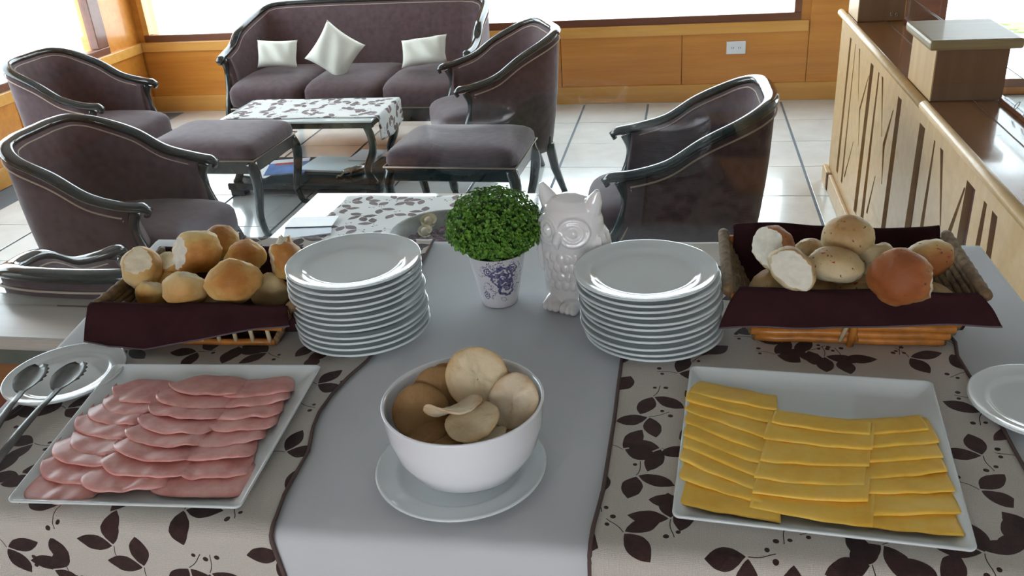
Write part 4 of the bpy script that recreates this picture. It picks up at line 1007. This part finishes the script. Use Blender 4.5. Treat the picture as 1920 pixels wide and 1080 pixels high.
roll((460, 482), .877, (.044, .040, .038), (.1, .3, .9), [((-.3, .7, -.3), .78)], mb_g, 'brown-topped wedge-shaped roll right of the large torn one', GL, 5, pw=1.6)
roll((438, 528), .882, (.060, .047, .038), (.22, .05, 1), [], mb_g, 'big diamond-shaped golden roll at the front of the left basket', GL, 6, pw=1.5, lump=.06)
roll((346, 541), .868, (.044, .042, .038), (.1, -.7, .4), [((.4, .9, .3), .82)], mb_p, 'pale dimpled roll at the front middle of the left basket', GL, 7)
roll((284, 550), .835, (.032, .032, .032), (-.2, -.8, .3), [((.2, .9, .2), .7)], mb_g, 'small roll low in the front left of the left basket', GL, 8)
roll((534, 486), .880, (.037, .042, .046), (.3, .1, .9), [((-.2, .95, .1), .8), ((-.9, -.2, .4), .7)], mb_g, 'dark brown roll with a ragged torn tip beside the plates', GL, 9, spike=True)
roll((505, 548), .82, (.042, .04, .032), (.1, .2, -.5), [], mb_p, 'shaded roll under the diamond-shaped one at the right', GL, 10)
roll((395, 560), .83, (.036, .036, .028), (.1, .2, -.3), [], mb_p, 'roll at the bottom between the dimpled and diamond-shaped ones', GL, 11)
roll((320, 540), .82, (.04, .04, .03), (.1, .5, .5), [], mb_p, 'roll deep in the left basket below the small torn one', GL, 12)
roll((1447, 466), .905, (.049, .044, .043), (.75, .5, .4), [((-.8, .15, .6), .42)], mb_r, 'split roll with brown crust and white cut face at the back left', GR, 21, m_crumbw)
roll((1483, 506), .902, (.052, .046, .038), (.65, .75, .25), [((-.35, -.1, 1), .50)], mb_rp, 'split roll showing a broad white cut face to the front', GR, 22, m_crumbw)
roll((1590, 447), .915, (.048, .044, .044), (-.3, .3, .6), [], mb_rp, 'round pale speckled roll highest at the back of the right basket', GR, 23, lump=.05)
roll((1565, 501), .888, (.052, .044, .036), (.1, .8, .1), [], mb_rp, 'broad pale roll at the centre of the right basket', GR, 24)
roll((1447, 536), .835, (.045, .038, .030), (-.2, .8, .3), [], mb_rp, 'roll with red specks low at the front left of the right basket', GR, 25)
roll((1533, 545), .83, (.036, .036, .026), (-.2, .8, .3), [], mb_rp, 'small roll low at the front middle of the right basket', GR, 26)
roll((1643, 492), .878, (.040, .038, .036), (.1, .3, -.3), [], mb_rp, 'knobbly pale roll behind the dark brown one', GR, 27, lump=.2)
roll((1690, 520), .895, (.056, .050, .052), (-.62, .05, .8), [((.9, -.1, .5), .84)], mb_rd, 'large dark reddish-brown roll at the front of the right basket', GR, 28, m_crumb, 2.0, lump=.11)
roll((1738, 484), .885, (.050, .042, .036), (.2, -.7, .5), [], mb_r, 'greenish-pale roll with browned edge at the right of the basket', GR, 29)
roll((1610, 548), .832, (.052, .04, .030), (-.2, .8, .0), [], mb_rp, 'roll peeping over the napkin left of the dark brown one', GR, 30)
roll((1520, 474), .868, (.034, .03, .028), (-.1, .6, .4), [], mb_rp, 'small roll half hidden behind the split rolls', GR, 31)
roll((1742, 552), .83, (.040, .034, .024), (.1, .9, .1), [], mb_rp, 'low roll at the front right of the right basket', GR, 32)
roll((1600, 512), .84, (.05, .045, .035), (.1, .5, .3), [], mb_r, 'brown roll deep under the heap at the centre right', GR, 33)

# the buffet is laid out above for a 75 cm table; scaled about the camera here, its top is at 90 cm, with everything on it in proportion
K = .70/.85; CAM_PIVOT_DZ = .90-.75*K
for o in COL.objects:
    if o in before or o.parent: continue
    o.location = o.location*K+Vector((0, 0, CAM_PIVOT_DZ)); o.scale = o.scale*K
